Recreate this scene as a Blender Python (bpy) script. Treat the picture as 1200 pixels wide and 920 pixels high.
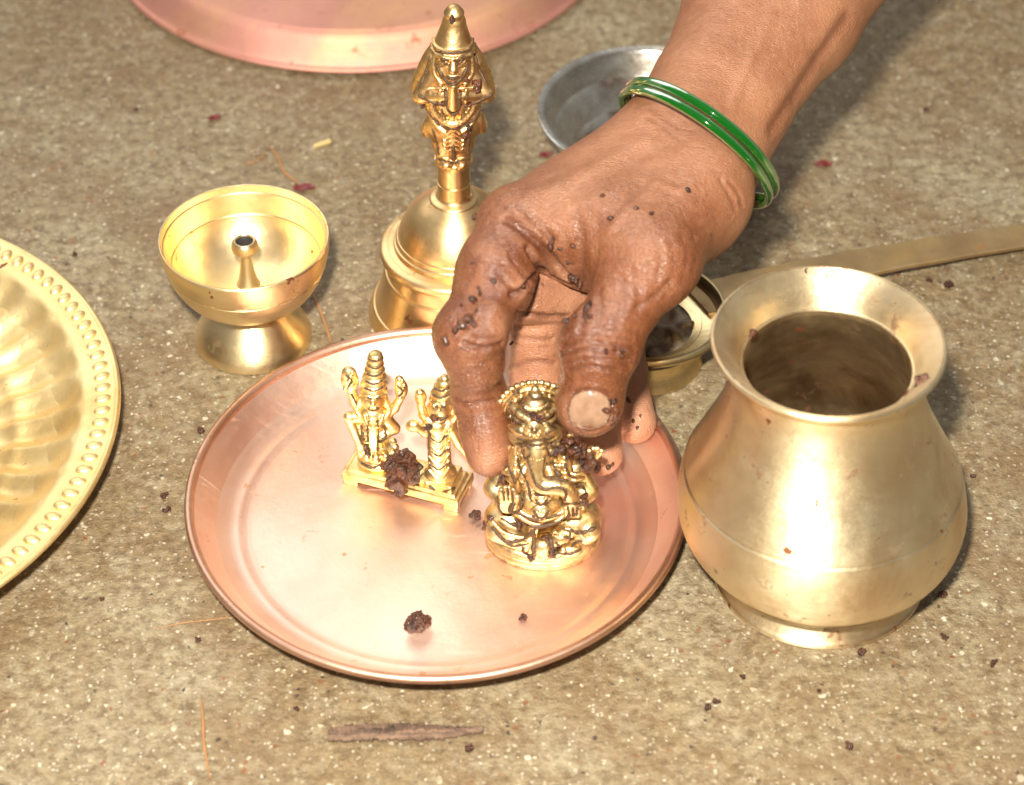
import bpy, bmesh, math, random
import numpy as np
from mathutils import Vector, Matrix
random.seed(7); rng = np.random.default_rng(7)
scene = bpy.context.scene
for o in list(bpy.data.objects): bpy.data.objects.remove(o)
C = scene.collection
MM = 0.001                      # everything below is laid out in millimetres

# ------------------------------------------------------------------ camera
F_PX, DIST, ELEV = 2800.0, 730.0, math.radians(42.2)
CAM = np.array([0, -DIST*math.cos(ELEV), DIST*math.sin(ELEV)])
FW = np.array([0, math.cos(ELEV), -math.sin(ELEV)]); UP = np.array([0, math.sin(ELEV), math.cos(ELEV)]); RT = np.array([1., 0, 0])
cd = bpy.data.cameras.new('camera'); cam = bpy.data.objects.new('camera', cd); C.objects.link(cam)
cd.sensor_width = 36; cd.lens = 36*F_PX/1200; cd.clip_start = 0.01; cd.clip_end = 50
cam.location = Vector(CAM)*MM
cam.rotation_euler = (math.pi/2-ELEV, 0, 0)
cd.dof.use_dof = True; cd.dof.focus_distance = 0.690; cd.dof.aperture_fstop = 13
scene.camera = cam

# ------------------------------------------------------------------ sky, flash, exposure
w = bpy.data.worlds.new('World'); scene.world = w; w.use_nodes = True
nt = w.node_tree; bg = nt.nodes['Background']
tc = nt.nodes.new('ShaderNodeTexCoord'); sep = nt.nodes.new('ShaderNodeSeparateXYZ'); rmp = nt.nodes.new('ShaderNodeValToRGB')
nt.links.new(tc.outputs['Generated'], sep.inputs[0]); nt.links.new(sep.outputs['Z'], rmp.inputs[0]); nt.links.new(rmp.outputs[0], bg.inputs[0])
rmp.color_ramp.elements[0].position = 0.0; rmp.color_ramp.elements[0].color = (.30, .27, .22, 1)      # overcast sky, zenith three times the horizon
rmp.color_ramp.elements[1].position = 1.0; rmp.color_ramp.elements[1].color = (.95, .93, .88, 1)
bg.inputs[1].default_value = 0.46
def lamp(name, kind, loc, target, energy, size, color):
    l = bpy.data.lights.new(name, kind); l.energy = energy; l.color = color
    if kind == 'AREA': l.shape = 'DISK'; l.size = size
    o = bpy.data.objects.new(name, l); C.objects.link(o); o.location = Vector(loc)*MM
    o.rotation_euler = (Vector(target)-Vector(loc)).to_track_quat('-Z', 'Y').to_euler()
    return o
flash = lamp('camera_flash', 'AREA', CAM + UP*78 - RT*34 - FW*10, (0, 0, 20), 13.5, 0.035, (1, .94, .81))
sheen_lamp = lamp('plate_sheen_lamp', 'AREA', (-900, 1500, 1750), (-30, -40, 0), 24, 2.3, (1, .97, .92))  # added disk lamp, high behind left, gives the copper plate its sheen
vs = scene.view_settings; vs.view_transform = 'Standard'; vs.look = 'None'; vs.gamma = 1; vs.exposure = 0.0; vs.use_curve_mapping = False
scene.render.engine = 'CYCLES'; scene.cycles.max_bounces = 7; scene.cycles.glossy_bounces = 4; scene.cycles.diffuse_bounces = 2

# ------------------------------------------------------------------ helpers
def ray(px, py): return FW*F_PX + RT*(px-600) - UP*(py-460)
def P(px, py, z):                      # point of the place seen at a photo position, at height z
    d = ray(px, py); return CAM + d*((z-CAM[2])/d[2])
def PY(px, py, Y):                     # same, on the upright plane y = Y
    d = ray(px, py); return CAM + d*((Y-CAM[1])/d[1])

def link(name, me, mat=None, parent=None, origin=None):
    o = bpy.data.objects.new(name, me); C.objects.link(o)
    if mat is not None: me.materials.append(mat)
    if parent is not None: o.parent = parent
    elif origin is not None: o.location = Vector(origin)*MM
    return o
def np_mesh(name, V, Q, origin=(0, 0, 0), smooth=True):
    """V (n,3) in mm world coordinates; Q list/array of faces"""
    me = bpy.data.meshes.new(name)
    V = (np.asarray(V, float) - np.asarray(origin, float))*MM
    if isinstance(Q, np.ndarray) and Q.ndim == 2:
        m = Q.shape[1]; n = len(Q)
        me.vertices.add(len(V)); me.vertices.foreach_set('co', V.astype(np.float32).ravel())
        me.loops.add(n*m); me.loops.foreach_set('vertex_index', Q.astype(np.int32).ravel())
        me.polygons.add(n); me.polygons.foreach_set('loop_start', np.arange(0, n*m, m, dtype=np.int32))
        me.polygons.foreach_set('loop_total', np.full(n, m, dtype=np.int32))
        me.update(calc_edges=True)
    else:
        me.from_pydata([tuple(v) for v in V], [], [tuple(f) for f in Q])
    if smooth: me.polygons.foreach_set('use_smooth', [True]*len(me.polygons))
    me.update(); return me
def empty(name, loc):
    o = bpy.data.objects.new(name, None); C.objects.link(o); o.location = Vector(loc)*MM; o.empty_display_size = .01; return o
def tag(o, label=None, cat=None, group=None, kind=None):
    if label: o['label'] = label
    if cat: o['category'] = cat
    if group: o['group'] = group
    if kind: o['kind'] = kind
    return o
def catmull(pts, n):
    pts = np.asarray(pts, float); out = []
    Pp = np.vstack([2*pts[0]-pts[1], pts, 2*pts[-1]-pts[-2]])
    for i in range(len(pts)-1):
        p0, p1, p2, p3 = Pp[i:i+4]
        for t in np.linspace(0, 1, n, endpoint=False):
            out.append(.5*((2*p1)+(-p0+p2)*t+(2*p0-5*p1+4*p2-p3)*t*t+(-p0+3*p1-3*p2+p3)*t**3))
    out.append(pts[-1]); return np.array(out)
def lathe_mesh(name, prof, seg=128, sm=4, mod=None, shear=(0, 0), yscale=1.0):
    """profile of (r,z) mm about the local origin; 'C' between points marks a hard corner"""
    runs = [[]]
    for p in prof:
        if p == 'C': runs.append([runs[-1][-1]])
        else: runs[-1].append(p)
    ring = []
    for r in runs:
        if len(r) < 2: continue
        c = catmull(r, sm) if len(r) > 2 else np.array(r, float)
        ring.append(c)
    V = []; Q = []
    for c in ring:
        c = np.array(c); c[:, 0] = np.maximum(c[:, 0], 0.0)
        b = len(V)
        for (r, z) in c:
            for s in range(seg):
                a = 2*math.pi*s/seg; rr, zz = r, z
                if mod: rr, zz = mod(r, z, a)
                V.append((rr*math.cos(a)+shear[0]*zz, rr*math.sin(a)*yscale+shear[1]*zz, zz))
        for i in range(len(c)-1):
            for s in range(seg):
                t = (s+1) % seg
                Q.append((b+i*seg+s, b+i*seg+t, b+(i+1)*seg+t, b+(i+1)*seg+s))
    return np_mesh(name, np.array(V), np.array(Q))

# ---- signed distance modelling: smooth unions of simple volumes, meshed with surface nets
def rotm(rx=0, ry=0, rz=0): return np.array(Matrix.Rotation(rz, 3, 'Z') @ Matrix.Rotation(ry, 3, 'Y') @ Matrix.Rotation(rx, 3, 'X'))
class Sdf:
    def __init__(s, k=1.0): s.p = []; s.k = k
    def _add(s, fn, lo, hi, k, sub=False): s.p.append((fn, np.array(lo, float), np.array(hi, float), s.k if k is None else k, sub)); return s
    def cap(s, a, b, ra, rb=None, k=None, sub=False):
        a = np.array(a, float); b = np.array(b, float); rb = ra if rb is None else rb; m = max(ra, rb); d = b-a; L = max(d@d, 1e-9)
        def f(X, Y, Z):
            x, y, z = X-a[0], Y-a[1], Z-a[2]
            t = np.clip((x*d[0]+y*d[1]+z*d[2])/L, 0, 1)
            return np.sqrt((x-t*d[0])**2+(y-t*d[1])**2+(z-t*d[2])**2) - (ra+(rb-ra)*t)
        return s._add(f, np.minimum(a, b)-m, np.maximum(a, b)+m, k, sub)
    def ell(s, c, r, R=None, k=None, sub=False):
        c = np.array(c, float); r = np.array(np.broadcast_to(r, 3), float); R = np.eye(3) if R is None else R; m = r.max()
        def f(X, Y, Z):
            x, y, z = X-c[0], Y-c[1], Z-c[2]
            u = [R[0, i]*x+R[1, i]*y+R[2, i]*z for i in range(3)]
            k0 = np.sqrt((u[0]/r[0])**2+(u[1]/r[1])**2+(u[2]/r[2])**2); k1 = np.sqrt((u[0]/r[0]**2)**2+(u[1]/r[1]**2)**2+(u[2]/r[2]**2)**2)
            return k0*(k0-1)/np.maximum(k1, 1e-6)
        return s._add(f, c-m, c+m, k, sub)
    def box(s, c, hf, rad=.3, R=None, k=None, sub=False):
        c = np.array(c, float); hf = np.array(hf, float)-rad; R = np.eye(3) if R is None else R; m = np.linalg.norm(hf)+rad
        def f(X, Y, Z):
            x, y, z = X-c[0], Y-c[1], Z-c[2]
            q = [np.abs(R[0, i]*x+R[1, i]*y+R[2, i]*z)-hf[i] for i in range(3)]
            return np.sqrt(np.maximum(q[0], 0)**2+np.maximum(q[1], 0)**2+np.maximum(q[2], 0)**2)+np.minimum(np.maximum(q[0], np.maximum(q[1], q[2])), 0)-rad
        return s._add(f, c-m, c+m, k, sub)
    def chain(s, pts, rad, k=None, n=0, sub=False):
        pts = np.asarray(pts, float); rad = np.broadcast_to(np.asarray(rad, float), len(pts)) if np.ndim(rad) == 0 else np.asarray(rad, float)
        if n:
            q = catmull(np.hstack([pts, rad[:, None]]), n); pts, rad = q[:, :3], q[:, 3]
        for i in range(len(pts)-1): s.cap(pts[i], pts[i+1], rad[i], rad[i+1], k if i == 0 or k is None else min(k, .4*rad[i]+.01), sub)
        return s
    def beads(s, pts, rad, count, k=None, n=10):
        q = catmull(pts, n); L = np.r_[0, np.cumsum(np.linalg.norm(np.diff(q, axis=0), axis=1))]
        for t in np.linspace(0, L[-1], count): s.ell([np.interp(t, L, q[:, i]) for i in range(3)], rad, k=k)
        return s
    def grid(s, h):
        lo = np.min([p[1] for p in s.p if not p[4]], 0)-3*h; hi = np.max([p[2] for p in s.p if not p[4]], 0)+3*h
        n = np.ceil((hi-lo)/h).astype(int)+1
        D = np.full(n, 50., np.float32); ax = [(lo[i]+h*np.arange(n[i])).astype(np.float32) for i in range(3)]
        for fn, l, u, k, sub in s.p:
            m = max(k, 2*h)+2*h
            i0 = np.clip(np.floor((l-m-lo)/h).astype(int), 0, n); i1 = np.clip(np.ceil((u+m-lo)/h).astype(int)+1, 0, n)
            if np.any(i1 <= i0): continue
            sl = tuple(slice(i0[i], i1[i]) for i in range(3))
            v = fn(ax[0][sl[0]][:, None, None], ax[1][sl[1]][None, :, None], ax[2][sl[2]][None, None, :]).astype(np.float32)
            a = D[sl]
            if sub: v = -v; t = np.maximum(k-np.abs(a-v), 0)/max(k, 1e-6); D[sl] = np.maximum(a, v)+t*t*k*.25
            else: t = np.maximum(k-np.abs(a-v), 0)/max(k, 1e-6); D[sl] = np.minimum(a, v)-t*t*k*.25
        return D, lo
    def mesh(s, h, relax=1):
        D, lo = s.grid(h); s.D, s.lo, s.h = D, lo, h
        V, Q = nets(D); V = V*h+lo
        for _ in range(relax): V = smooth_v(V, Q, .5)
        return V, Q
    def obj(s, name, mat, parent, h=.3, relax=1, fn=None, origin=(0, 0, 0), attrs=None):
        V, Q = s.mesh(h, relax)
        if fn: V = fn(V, Q)
        me = np_mesh(name, V, Q, origin)
        if attrs: attrs(me, V)
        return link(name, me, mat, parent)
def nets(D):
    I = D < 0; n = D.shape
    c = np.zeros([m-1 for m in n], np.uint8)
    for a in (0, 1):
        for b in (0, 1):
            for d in (0, 1): c += I[a:n[0]-1+a, b:n[1]-1+b, d:n[2]-1+d]
    act = np.nonzero((c > 0) & (c < 8)); N = len(act[0])
    idx = np.full(c.shape, -1, np.int32); idx[act] = np.arange(N)
    cor = {(a, b, d): D[act[0]+a, act[1]+b, act[2]+d] for a in (0, 1) for b in (0, 1) for d in (0, 1)}
    S = np.zeros((N, 3)); W = np.zeros(N)
    for ax in range(3):
        o1, o2 = [i for i in range(3) if i != ax]
        for u in (0, 1):
            for v in (0, 1):
                k0 = [0, 0, 0]; k0[o1] = u; k0[o2] = v; k1 = list(k0); k1[ax] = 1
                a, b = cor[tuple(k0)], cor[tuple(k1)]; m = (a < 0) != (b < 0)
                t = np.where(m, a/np.where(m, a-b, 1), 0)
                q = np.zeros((N, 3)); q[:, o1] = u; q[:, o2] = v; q[:, ax] = t
                S[m] += q[m]; W[m] += 1
    V = S/np.maximum(W, 1)[:, None] + np.stack(act, 1)
    Qs = []
    for ax in range(3):
        o1, o2 = [(1, 2), (2, 0), (0, 1)][ax]
        sa = [slice(None)]*3; sb = [slice(None)]*3; sa[ax] = slice(0, -1); sb[ax] = slice(1, None)
        A, B = I[tuple(sa)], I[tuple(sb)]
        for sgn in (0, 1):
            e = np.stack(np.nonzero((A & ~B) if sgn == 0 else (~A & B)), 1)
            e = e[(e[:, o1] > 0) & (e[:, o2] > 0) & (e[:, o1] < n[o1]-1) & (e[:, o2] < n[o2]-1)]
            f = []
            for (u, v) in ((0, 0), (-1, 0), (-1, -1), (0, -1)):
                t = e.copy(); t[:, o1] += u; t[:, o2] += v; f.append(idx[t[:, 0], t[:, 1], t[:, 2]])
            f = np.stack(f, 1); f = f if sgn == 0 else f[:, ::-1]
            f = f[:, ::-1] if False else f
            Qs.append(f[(f >= 0).all(1)])
    return V, np.vstack(Qs)
def smooth_v(V, Q, lam):
    A = np.zeros_like(V); W = np.zeros(len(V))
    for i in range(4):
        for j in (1, 3):
            for d in range(3): A[:, d] += np.bincount(Q[:, i], V[Q[:, (i+j) % 4], d], len(V))
            W += np.bincount(Q[:, i], minlength=len(V))
    return V*(1-lam)+lam*A/np.maximum(W, 1)[:, None]
def normals_v(V, Q):
    n = np.cross(V[Q[:, 2]]-V[Q[:, 0]], V[Q[:, 3]]-V[Q[:, 1]]); N = np.zeros_like(V)
    for i in range(4):
        for d in range(3): N[:, d] += np.bincount(Q[:, i], n[:, d], len(V))
    return N/np.maximum(np.linalg.norm(N, axis=1), 1e-9)[:, None]
def seg_dist(V, pts):
    best = np.full(len(V), 1e9)
    for a, b in zip(pts[:-1], pts[1:]):
        d = b-a; t = np.clip(((V-a)@d)/max(d@d, 1e-9), 0, 1); best = np.minimum(best, np.linalg.norm(V-a-t[:, None]*d, axis=1))
    return best
def vnoise(V, scale, seed=0):              # cheap smooth value noise
    r = np.random.default_rng(seed); T = r.random((32, 32, 32))
    q = np.asarray(V)/scale+100.37; i = np.floor(q).astype(int); f = q-i; f = f*f*(3-2*f); o = 0
    for a in (0, 1):
        for b in (0, 1):
            for c in (0, 1):
                wt = (f[:, 0] if a else 1-f[:, 0])*(f[:, 1] if b else 1-f[:, 1])*(f[:, 2] if c else 1-f[:, 2])
                o = o+wt*T[(i[:, 0]+a) % 32, (i[:, 1]+b) % 32, (i[:, 2]+c) % 32]
    return o*2-1

# ------------------------------------------------------------------ materials
class NB:
    def __init__(s, name):
        s.m = bpy.data.materials.new(name); s.m.use_nodes = True; s.t = s.m.node_tree; s.b = s.t.nodes['Principled BSDF']
    def n(s, typ, **kw):
        x = s.t.nodes.new('ShaderNode'+typ)
        for k, v in kw.items():
            if k.startswith('i_'):
                key = k[2:]; x.inputs[int(key) if key.isdigit() else key.replace('_', ' ')].default_value = v
            else: setattr(x, k, v)
        return x
    def l(s, a, b): s.t.links.new(a, b)
    def co(s): return s.n('TexCoord').outputs['Object']
    def noise(s, scale, detail=4, rough=.55, vec=None, dist=0):
        x = s.n('TexNoise', i_Scale=scale, i_Detail=detail, i_Roughness=rough, i_Distortion=dist); s.l(vec if vec is not None else s.co(), x.inputs['Vector']); return x.outputs['Fac']
    def voro(s, scale, vec=None, rand=1.0):
        x = s.n('TexVoronoi', i_Scale=scale, i_Randomness=rand); s.l(vec if vec is not None else s.co(), x.inputs['Vector']); return x
    def ramp(s, fac, stops):
        x = s.n('ValToRGB'); r = x.color_ramp
        while len(r.elements) < len(stops): r.elements.new(.5)
        for e_, (p, c) in zip(r.elements, stops): e_.position = p; e_.color = (c, c, c, 1) if not isinstance(c, tuple) else (*c, 1)
        s.l(fac, x.inputs[0]); return x.outputs[0]
    def mix(s, fac, a, b):
        x = s.n('Mix', data_type='RGBA')
        for v, k in ((fac, 0), (a, 6), (b, 7)):
            if isinstance(v, (int, float)): x.inputs[k].default_value = v
            elif isinstance(v, tuple): x.inputs[k].default_value = (*v, 1)
            else: s.l(v, x.inputs[k])
        return x.outputs[2]
    def math(s, op, a, b=0.0, c=None):
        x = s.n('Math', operation=op)
        for i, v in enumerate((a, b, c)):
            if v is None: continue
            if isinstance(v, (int, float)): x.inputs[i].default_value = v
            else: s.l(v, x.inputs[i])
        return x.outputs[0]
    def bump(s, h, dist, strength=1.0, nrm=None):
        x = s.n('Bump', i_Strength=strength, i_Distance=dist); s.l(h, x.inputs['Height'])
        if nrm is not None: s.l(nrm, x.inputs['Normal'])
        return x.outputs[0]
    def set(s, **kw):
        for k, v in kw.items():
            i = s.b.inputs[k.replace('_', ' ')]
            if isinstance(v, (int, float)): i.default_value = v
            elif isinstance(v, tuple): i.default_value = (*v, 1) if i.type == 'RGBA' else v
            else: s.l(v, i)
        return s
    def lathe_vec(s, sr, sa, sz):
        sp = s.n('SeparateXYZ'); s.l(s.co(), sp.inputs[0]); x, y, z = sp.outputs
        r = s.math('SQRT', s.math('ADD', s.math('MULTIPLY', x, x), s.math('MULTIPLY', y, y)))
        a = s.math('ARCTAN2', y, x); cb = s.n('CombineXYZ')
        s.l(s.math('MULTIPLY', r, sr), cb.inputs[0]); s.l(s.math('MULTIPLY', a, sa), cb.inputs[1]); s.l(s.math('MULTIPLY', z, sz), cb.inputs[2])
        return cb.outputs[0]

def metal(name, col, col2, rough=.3, rvar=.12, spun=True, stain=.5, stain_col=(.20, .07, .03), grain=1.0, tarnish=None, tscale=60, spot=.5, aniso=0.0):
    b = NB(name)
    big = b.noise(tscale, 5, .6); fine = b.noise(900, 3, .6)
    c = b.mix(b.ramp(big, [(.35, 0.), (.7, 1.)]), col, col2)
    if tarnish: c = b.mix(b.ramp(b.noise(tscale*.45, 6, .65, dist=.6), [(.50, 0.), (.72, .85)]), c, tarnish)
    # dried drips and specks of syrup
    st = b.ramp(b.noise(130, 5, .68, dist=.25), [(.645-.035*stain, 0.), (.71-.035*stain, 1.)])
    wv = b.n('VectorMath', operation='ADD'); nzz = b.n('TexNoise', i_Scale=420., i_Detail=3); b.l(b.co(), nzz.inputs['Vector']); sc2 = b.n('VectorMath', operation='SCALE'); b.l(nzz.outputs['Color'], sc2.inputs[0]); sc2.inputs[3].default_value = .006
    b.l(b.co(), wv.inputs[0]); b.l(sc2.outputs[0], wv.inputs[1]); vo = b.voro(170, wv.outputs[0]); sp = b.math('LESS_THAN', vo.outputs['Distance'], .22)
    pick = b.n('SeparateColor'); b.l(vo.outputs['Color'], pick.inputs[0])
    sp = b.math('MULTIPLY', sp, b.math('LESS_THAN', pick.outputs[0], .10*spot))
    stn = b.math('MULTIPLY', b.math('MAXIMUM', b.math('MULTIPLY', st, .75), sp), 1.0 if stain > 0 else 0.0)
    c = b.mix(stn, c, stain_col)
    r = b.math('ADD', b.math('MULTIPLY', b.math('SUBTRACT', b.noise(tscale*2.5, 5, .7), .5), rvar*2), rough)
    r = b.math('ADD', r, b.math('MULTIPLY', stn, .1))
    if spun:
        g = b.noise(1.0, 4, .7, b.lathe_vec(2600, 1.2, 2600))
        scr = b.noise(1.0, 2, .5, b.lathe_vec(9000, .8, 9000))
        h = b.math('ADD', b.math('MULTIPLY', g, .7), b.math('MULTIPLY', scr, .3))
        r = b.math('ADD', r, b.math('MULTIPLY', b.math('SUBTRACT', g, .5), .16))
    else: h = fine
    if name == 'worn_copper':
        for rz, sc_ in ((.5, (30, 1500, 30)), (1.9, (40, 1300, 40)), (1.1, (25, 1800, 25))):
            mp = b.n('Mapping'); mp.inputs['Rotation'].default_value = (0, 0, rz); mp.inputs['Scale'].default_value = sc_; b.l(b.co(), mp.inputs[0])
            sf = b.math('MULTIPLY', b.ramp(b.noise(1.0, 3, .6, mp.outputs[0]), [(.64, 0.), (.70, 1.)]), b.ramp(b.noise(40, 2, .5), [(.45, 0.), (.6, 1.)]))
            r = b.math('ADD', r, b.math('MULTIPLY', sf, .18)); c = b.mix(b.math('MULTIPLY', sf, .3), c, (.98, .84, .74))
    n1 = b.bump(h, .00006*grain, .6)
    n2 = b.bump(b.noise(95, 4, .6), .0009, .25*grain, n1)
    n3 = n2
    b.set(Base_Color=c, Metallic=b.math('SUBTRACT', 1.0, b.math('MULTIPLY', stn, .35)), Roughness=r, Normal=n3)
    if aniso:
        tg = b.n('Tangent', direction_type='RADIAL', axis='Z'); b.l(tg.outputs[0], b.b.inputs['Tangent']); b.set(Anisotropic=aniso, Anisotropic_Rotation=.25)
    return b.m
M = {}
M['pot'] = metal('spun_brass', (.90, .77, .52), (.79, .61, .37), .46, .12, True, 1.0, tarnish=(.60, .38, .19), tscale=55, spot=1.0, aniso=.75)
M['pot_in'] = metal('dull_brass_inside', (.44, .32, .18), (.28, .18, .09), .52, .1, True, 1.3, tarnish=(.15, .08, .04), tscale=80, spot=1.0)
M['diya'] = metal('lamp_brass', (.92, .75, .46), (.84, .63, .33), .38, .08, True, .5, tarnish=(.66, .40, .19), tscale=60, aniso=.5)
M['bell'] = metal('bell_brass', (.90, .66, .35), (.80, .53, .24), .37, .08, True, .3, tarnish=(.60, .34, .14), tscale=70, spot=.8, aniso=.5)
M['bellfig'] = metal('cast_bell_brass', (.86, .60, .29), (.68, .42, .18), .40, .10, False, .3, tarnish=(.40, .20, .08), tscale=190, grain=2.2)
M['tray'] = metal('hammered_yellow_brass', (.95, .76, .41), (.89, .66, .31),   .50, .08, False, .2, tarnish=(.78, .54, .22), tscale=50, spot=.3, grain=1.5)
M['idol'] = metal('antique_gold_brass', (.90, .72, .41), (.74, .50, .22), .40, .12, False, .5, stain_col=(.10, .04, .02), tarnish=(.16, .08, .03), tscale=520, grain=2.0, spot=1.2)
M['idol2'] = metal('bright_gold_brass', (.94, .76, .40), (.80, .56, .23), .39, .10, False, .3, tarnish=(.50, .28, .08), tscale=320, grain=2.2)
M['copper'] = metal('worn_copper', (.95, .72, .61), (.90, .62, .51), .50, .08, True, .45, stain_col=(.58, .30, .17), tarnish=(.86, .55, .43), tscale=32, spot=.5, aniso=.3)
M['copper_rim'] = metal('copper_rim', (.74, .47, .35), (.62, .36, .25), .44, .08, True, .8, stain_col=(.25, .10, .05), tarnish=(.50, .27, .15), tscale=60)
M['copper2'] = metal('stained_copper', (.70, .38, .31), (.60, .30, .24), .68, .05, True, 1.3, stain_col=(.42, .17, .10), tarnish=(.76, .50, .26), tscale=24)
M['steel'] = metal('stained_steel', (.80, .78, .73), (.56, .53, .48), .27, .12, True, .8, tarnish=(.34, .27, .18), tscale=90, aniso=.6)
M['burner'] = metal('burner_brass', (.86, .70, .40), (.74, .55, .26), .32, .08, True, .5, tarnish=(.45, .30, .13), tscale=70, aniso=.5)
M['burner_in'] = metal('sooty_brass_inside', (.17, .12, .07), (.07, .05, .035), .35, .08, True, .5, tarnish=(.30, .2, .1), tscale=80)
M['handle'] = metal('tarnished_strip', (.54, .40, .22), (.40, .27, .14), .58, .08, False, 1.6, stain_col=(.34, .16, .05), tarnish=(.66, .42, .14), tscale=60)

def floor_mat():
    b = NB('wet_speckled_stone'); co = b.co()
    big = b.noise(7, 7, .66); mid = b.noise(38, 5, .65, dist=.5); fin = b.noise(260, 4, .7)
    c = b.mix(b.ramp(big, [(.38, 0.), (.62, 1.)]), (.225, .158, .080), (.310, .262, .168))
    c = b.mix(b.ramp(mid, [(.44, 0.), (.66, .8)]), c, (.180, .115, .055))
    c = b.mix(b.ramp(b.noise(80, 4, .65, dist=1.0), [(.50, 0.), (.70, .55)]), c, (.37, .32, .225))
    c = b.mix(b.ramp(fin, [(.37, .75), (.58, 0.)]), c, (.110, .070, .035))
    c = b.mix(b.ramp(b.noise(430, 4, .75), [(.54, 0.), (.70, .55)]), c, (.42, .365, .255))
    c = b.mix(b.ramp(b.noise(190, 3, .6, dist=.5), [(.64, 0.), (.70, .6)]), c, (.20, .10, .045))
    c = b.mix(b.ramp(b.noise(17, 6, .7, dist=.4), [(.50, 0.), (.62, .5)]), c, (.165, .100, .048))
    hs = None
    for sc, thr, rad, col in ((560, .08, .36, (.52, .46, .33)), (330, .045, .30, (.60, .54, .42)), (460, .06, .32, (.05, .037, .03)), (380, .05, .32, (.20, .075, .03)), (900, .12, .45, (.48, .43, .33))):
        wv = b.n('VectorMath', operation='ADD'); nz = b.n('TexNoise', i_Scale=sc*1.2, i_Detail=2); b.l(co, nz.inputs['Vector'])
        sc2 = b.n('VectorMath', operation='SCALE'); b.l(nz.outputs['Color'], sc2.inputs[0]); sc2.inputs[3].default_value = 1.1/sc
        b.l(co, wv.inputs[0]); b.l(sc2.outputs[0], wv.inputs[1])
        v = b.voro(sc, wv.outputs[0]); pk = b.n('SeparateColor'); b.l(v.outputs['Color'], pk.inputs[0])
        m = b.math('MULTIPLY', b.ramp(v.outputs['Distance'], [(rad*.7, 1.), (rad, 0.)]), b.math('LESS_THAN', pk.outputs[0], thr))
        m = b.math('MULTIPLY', m, b.math('ADD', b.math('MULTIPLY', pk.outputs[1], .7), .3))
        c = b.mix(m, c, col); hs = m if hs is None else b.math('MAXIMUM', hs, m)
    r = b.ramp(b.noise(30, 4, .6), [(.35, .30), (.7, .62)])
    n = b.bump(b.noise(60, 7, .75), .0040, .6); n = b.bump(fin, .0009, .8, n)
    b.set(Base_Color=c, Roughness=r, Normal=n, Specular_IOR_Level=.4); return b.m
M['floor'] = floor_mat()

def skin_mat():
    b = NB('wet_brown_skin'); co = b.co()
    at = b.n('Attribute', attribute_name='palm'); ap = b.n('Attribute', attribute_name='paste'); ad = b.n('Attribute', attribute_name='crease')
    nz = b.noise(45, 5, .6); nf = b.noise(330, 4, .65)
    c = b.mix(b.ramp(nz, [(.35, 0.), (.68, 1.)]), (.325, .142, .071), (.235, .088, .041))
    c = b.mix(b.ramp(nf, [(.45, 0.), (.75, .35)]), c, (.40, .20, .115))
    c = b.mix(b.math('MULTIPLY', at.outputs['Fac'], b.ramp(b.noise(120, 4, .6), [(.3, .65), (.6, 1.)])), c, (.50, .24, .145))
    # syrup film, patchy, dark red-brown
    pz = b.math('MULTIPLY', ap.outputs['Fac'], b.ramp(b.noise(105, 6, .7, dist=.9), [(.40, .05), (.58, 1.)]))
    c = b.mix(b.math('MULTIPLY', ap.outputs['Fac'], .85), c, (.175, .052, .016)); c = b.mix(b.math('MULTIPLY', pz, .85), c, (.110, .026, .007))
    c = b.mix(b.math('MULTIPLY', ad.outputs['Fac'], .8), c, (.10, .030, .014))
    sp = b.ramp(b.noise(240, 3, .6, dist=.6), [(.68, 0.), (.72, 1.)]); sp = b.math('MULTIPLY', sp, b.math('ADD', b.math('MULTIPLY', ap.outputs['Fac'], .9), .06))
    c = b.mix(sp, c, (.07, .02, .012))
    r = b.math('ADD', b.math('SUBTRACT', .39, b.math('MULTIPLY', pz, .22)), b.math('MULTIPLY', b.math('SUBTRACT', b.noise(420, 3, .6), .5), .25))
    hs2 = []
    for rot, sc in (((.3, .5, .75), (800, 3600, 1800)), ((.2, -.6, -.55), (900, 3300, 1900))):
        mp = b.n('Mapping'); mp.inputs['Rotation'].default_value = rot; mp.inputs['Scale'].default_value = sc; b.l(co, mp.inputs[0]); hs2.append(b.noise(1.0, 2, .5, mp.outputs[0], dist=.3))
    hgt = b.math('MINIMUM', hs2[0], hs2[1])
    n = b.bump(hgt, .00065, .85); n = b.bump(b.noise(210, 5, .65), .0008, .5, n); n = b.bump(sp, .0005, .9, n)
    b.set(Base_Color=c, Roughness=r, Normal=n, Subsurface_Weight=.06, Subsurface_Radius=(.004, .0015, .0008), Subsurface_Scale=.6, Coat_Weight=b.math('MULTIPLY', b.math('ADD', b.math('MULTIPLY', pz, .7), b.math('MULTIPLY', ap.outputs['Fac'], .3)), .75), Coat_Roughness=.12, Coat_Normal=n, Specular_IOR_Level=.55)
    return b.m
M['skin'] = skin_mat()
b = NB('thumb_nail'); b.set(Base_Color=b.mix(b.ramp(b.noise(170, 4, .6), [(.4, 0.), (.72, .8)]), (.34, .205, .135), (.13, .065, .032)), Roughness=.25, Subsurface_Weight=.1, Subsurface_Scale=.002, Coat_Weight=.8, Coat_Roughness=.16, Normal=b.bump(b.noise(400, 3, .6), .0002, .4)); M['nail'] = b.m
b = NB('syrup_lump'); b.set(Base_Color=b.mix(b.ramp(b.noise(260, 5, .7), [(.38, 0.), (.68, 1.)]), (.020, .006, .004), (.125, .034, .010)), Roughness=b.ramp(b.noise(300, 3, .6), [(.35, .15), (.7, .6)]), Normal=b.bump(b.noise(420, 5, .75), .0012, .8), Coat_Weight=.25, Coat_Roughness=.1); M['lump'] = b.m
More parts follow.
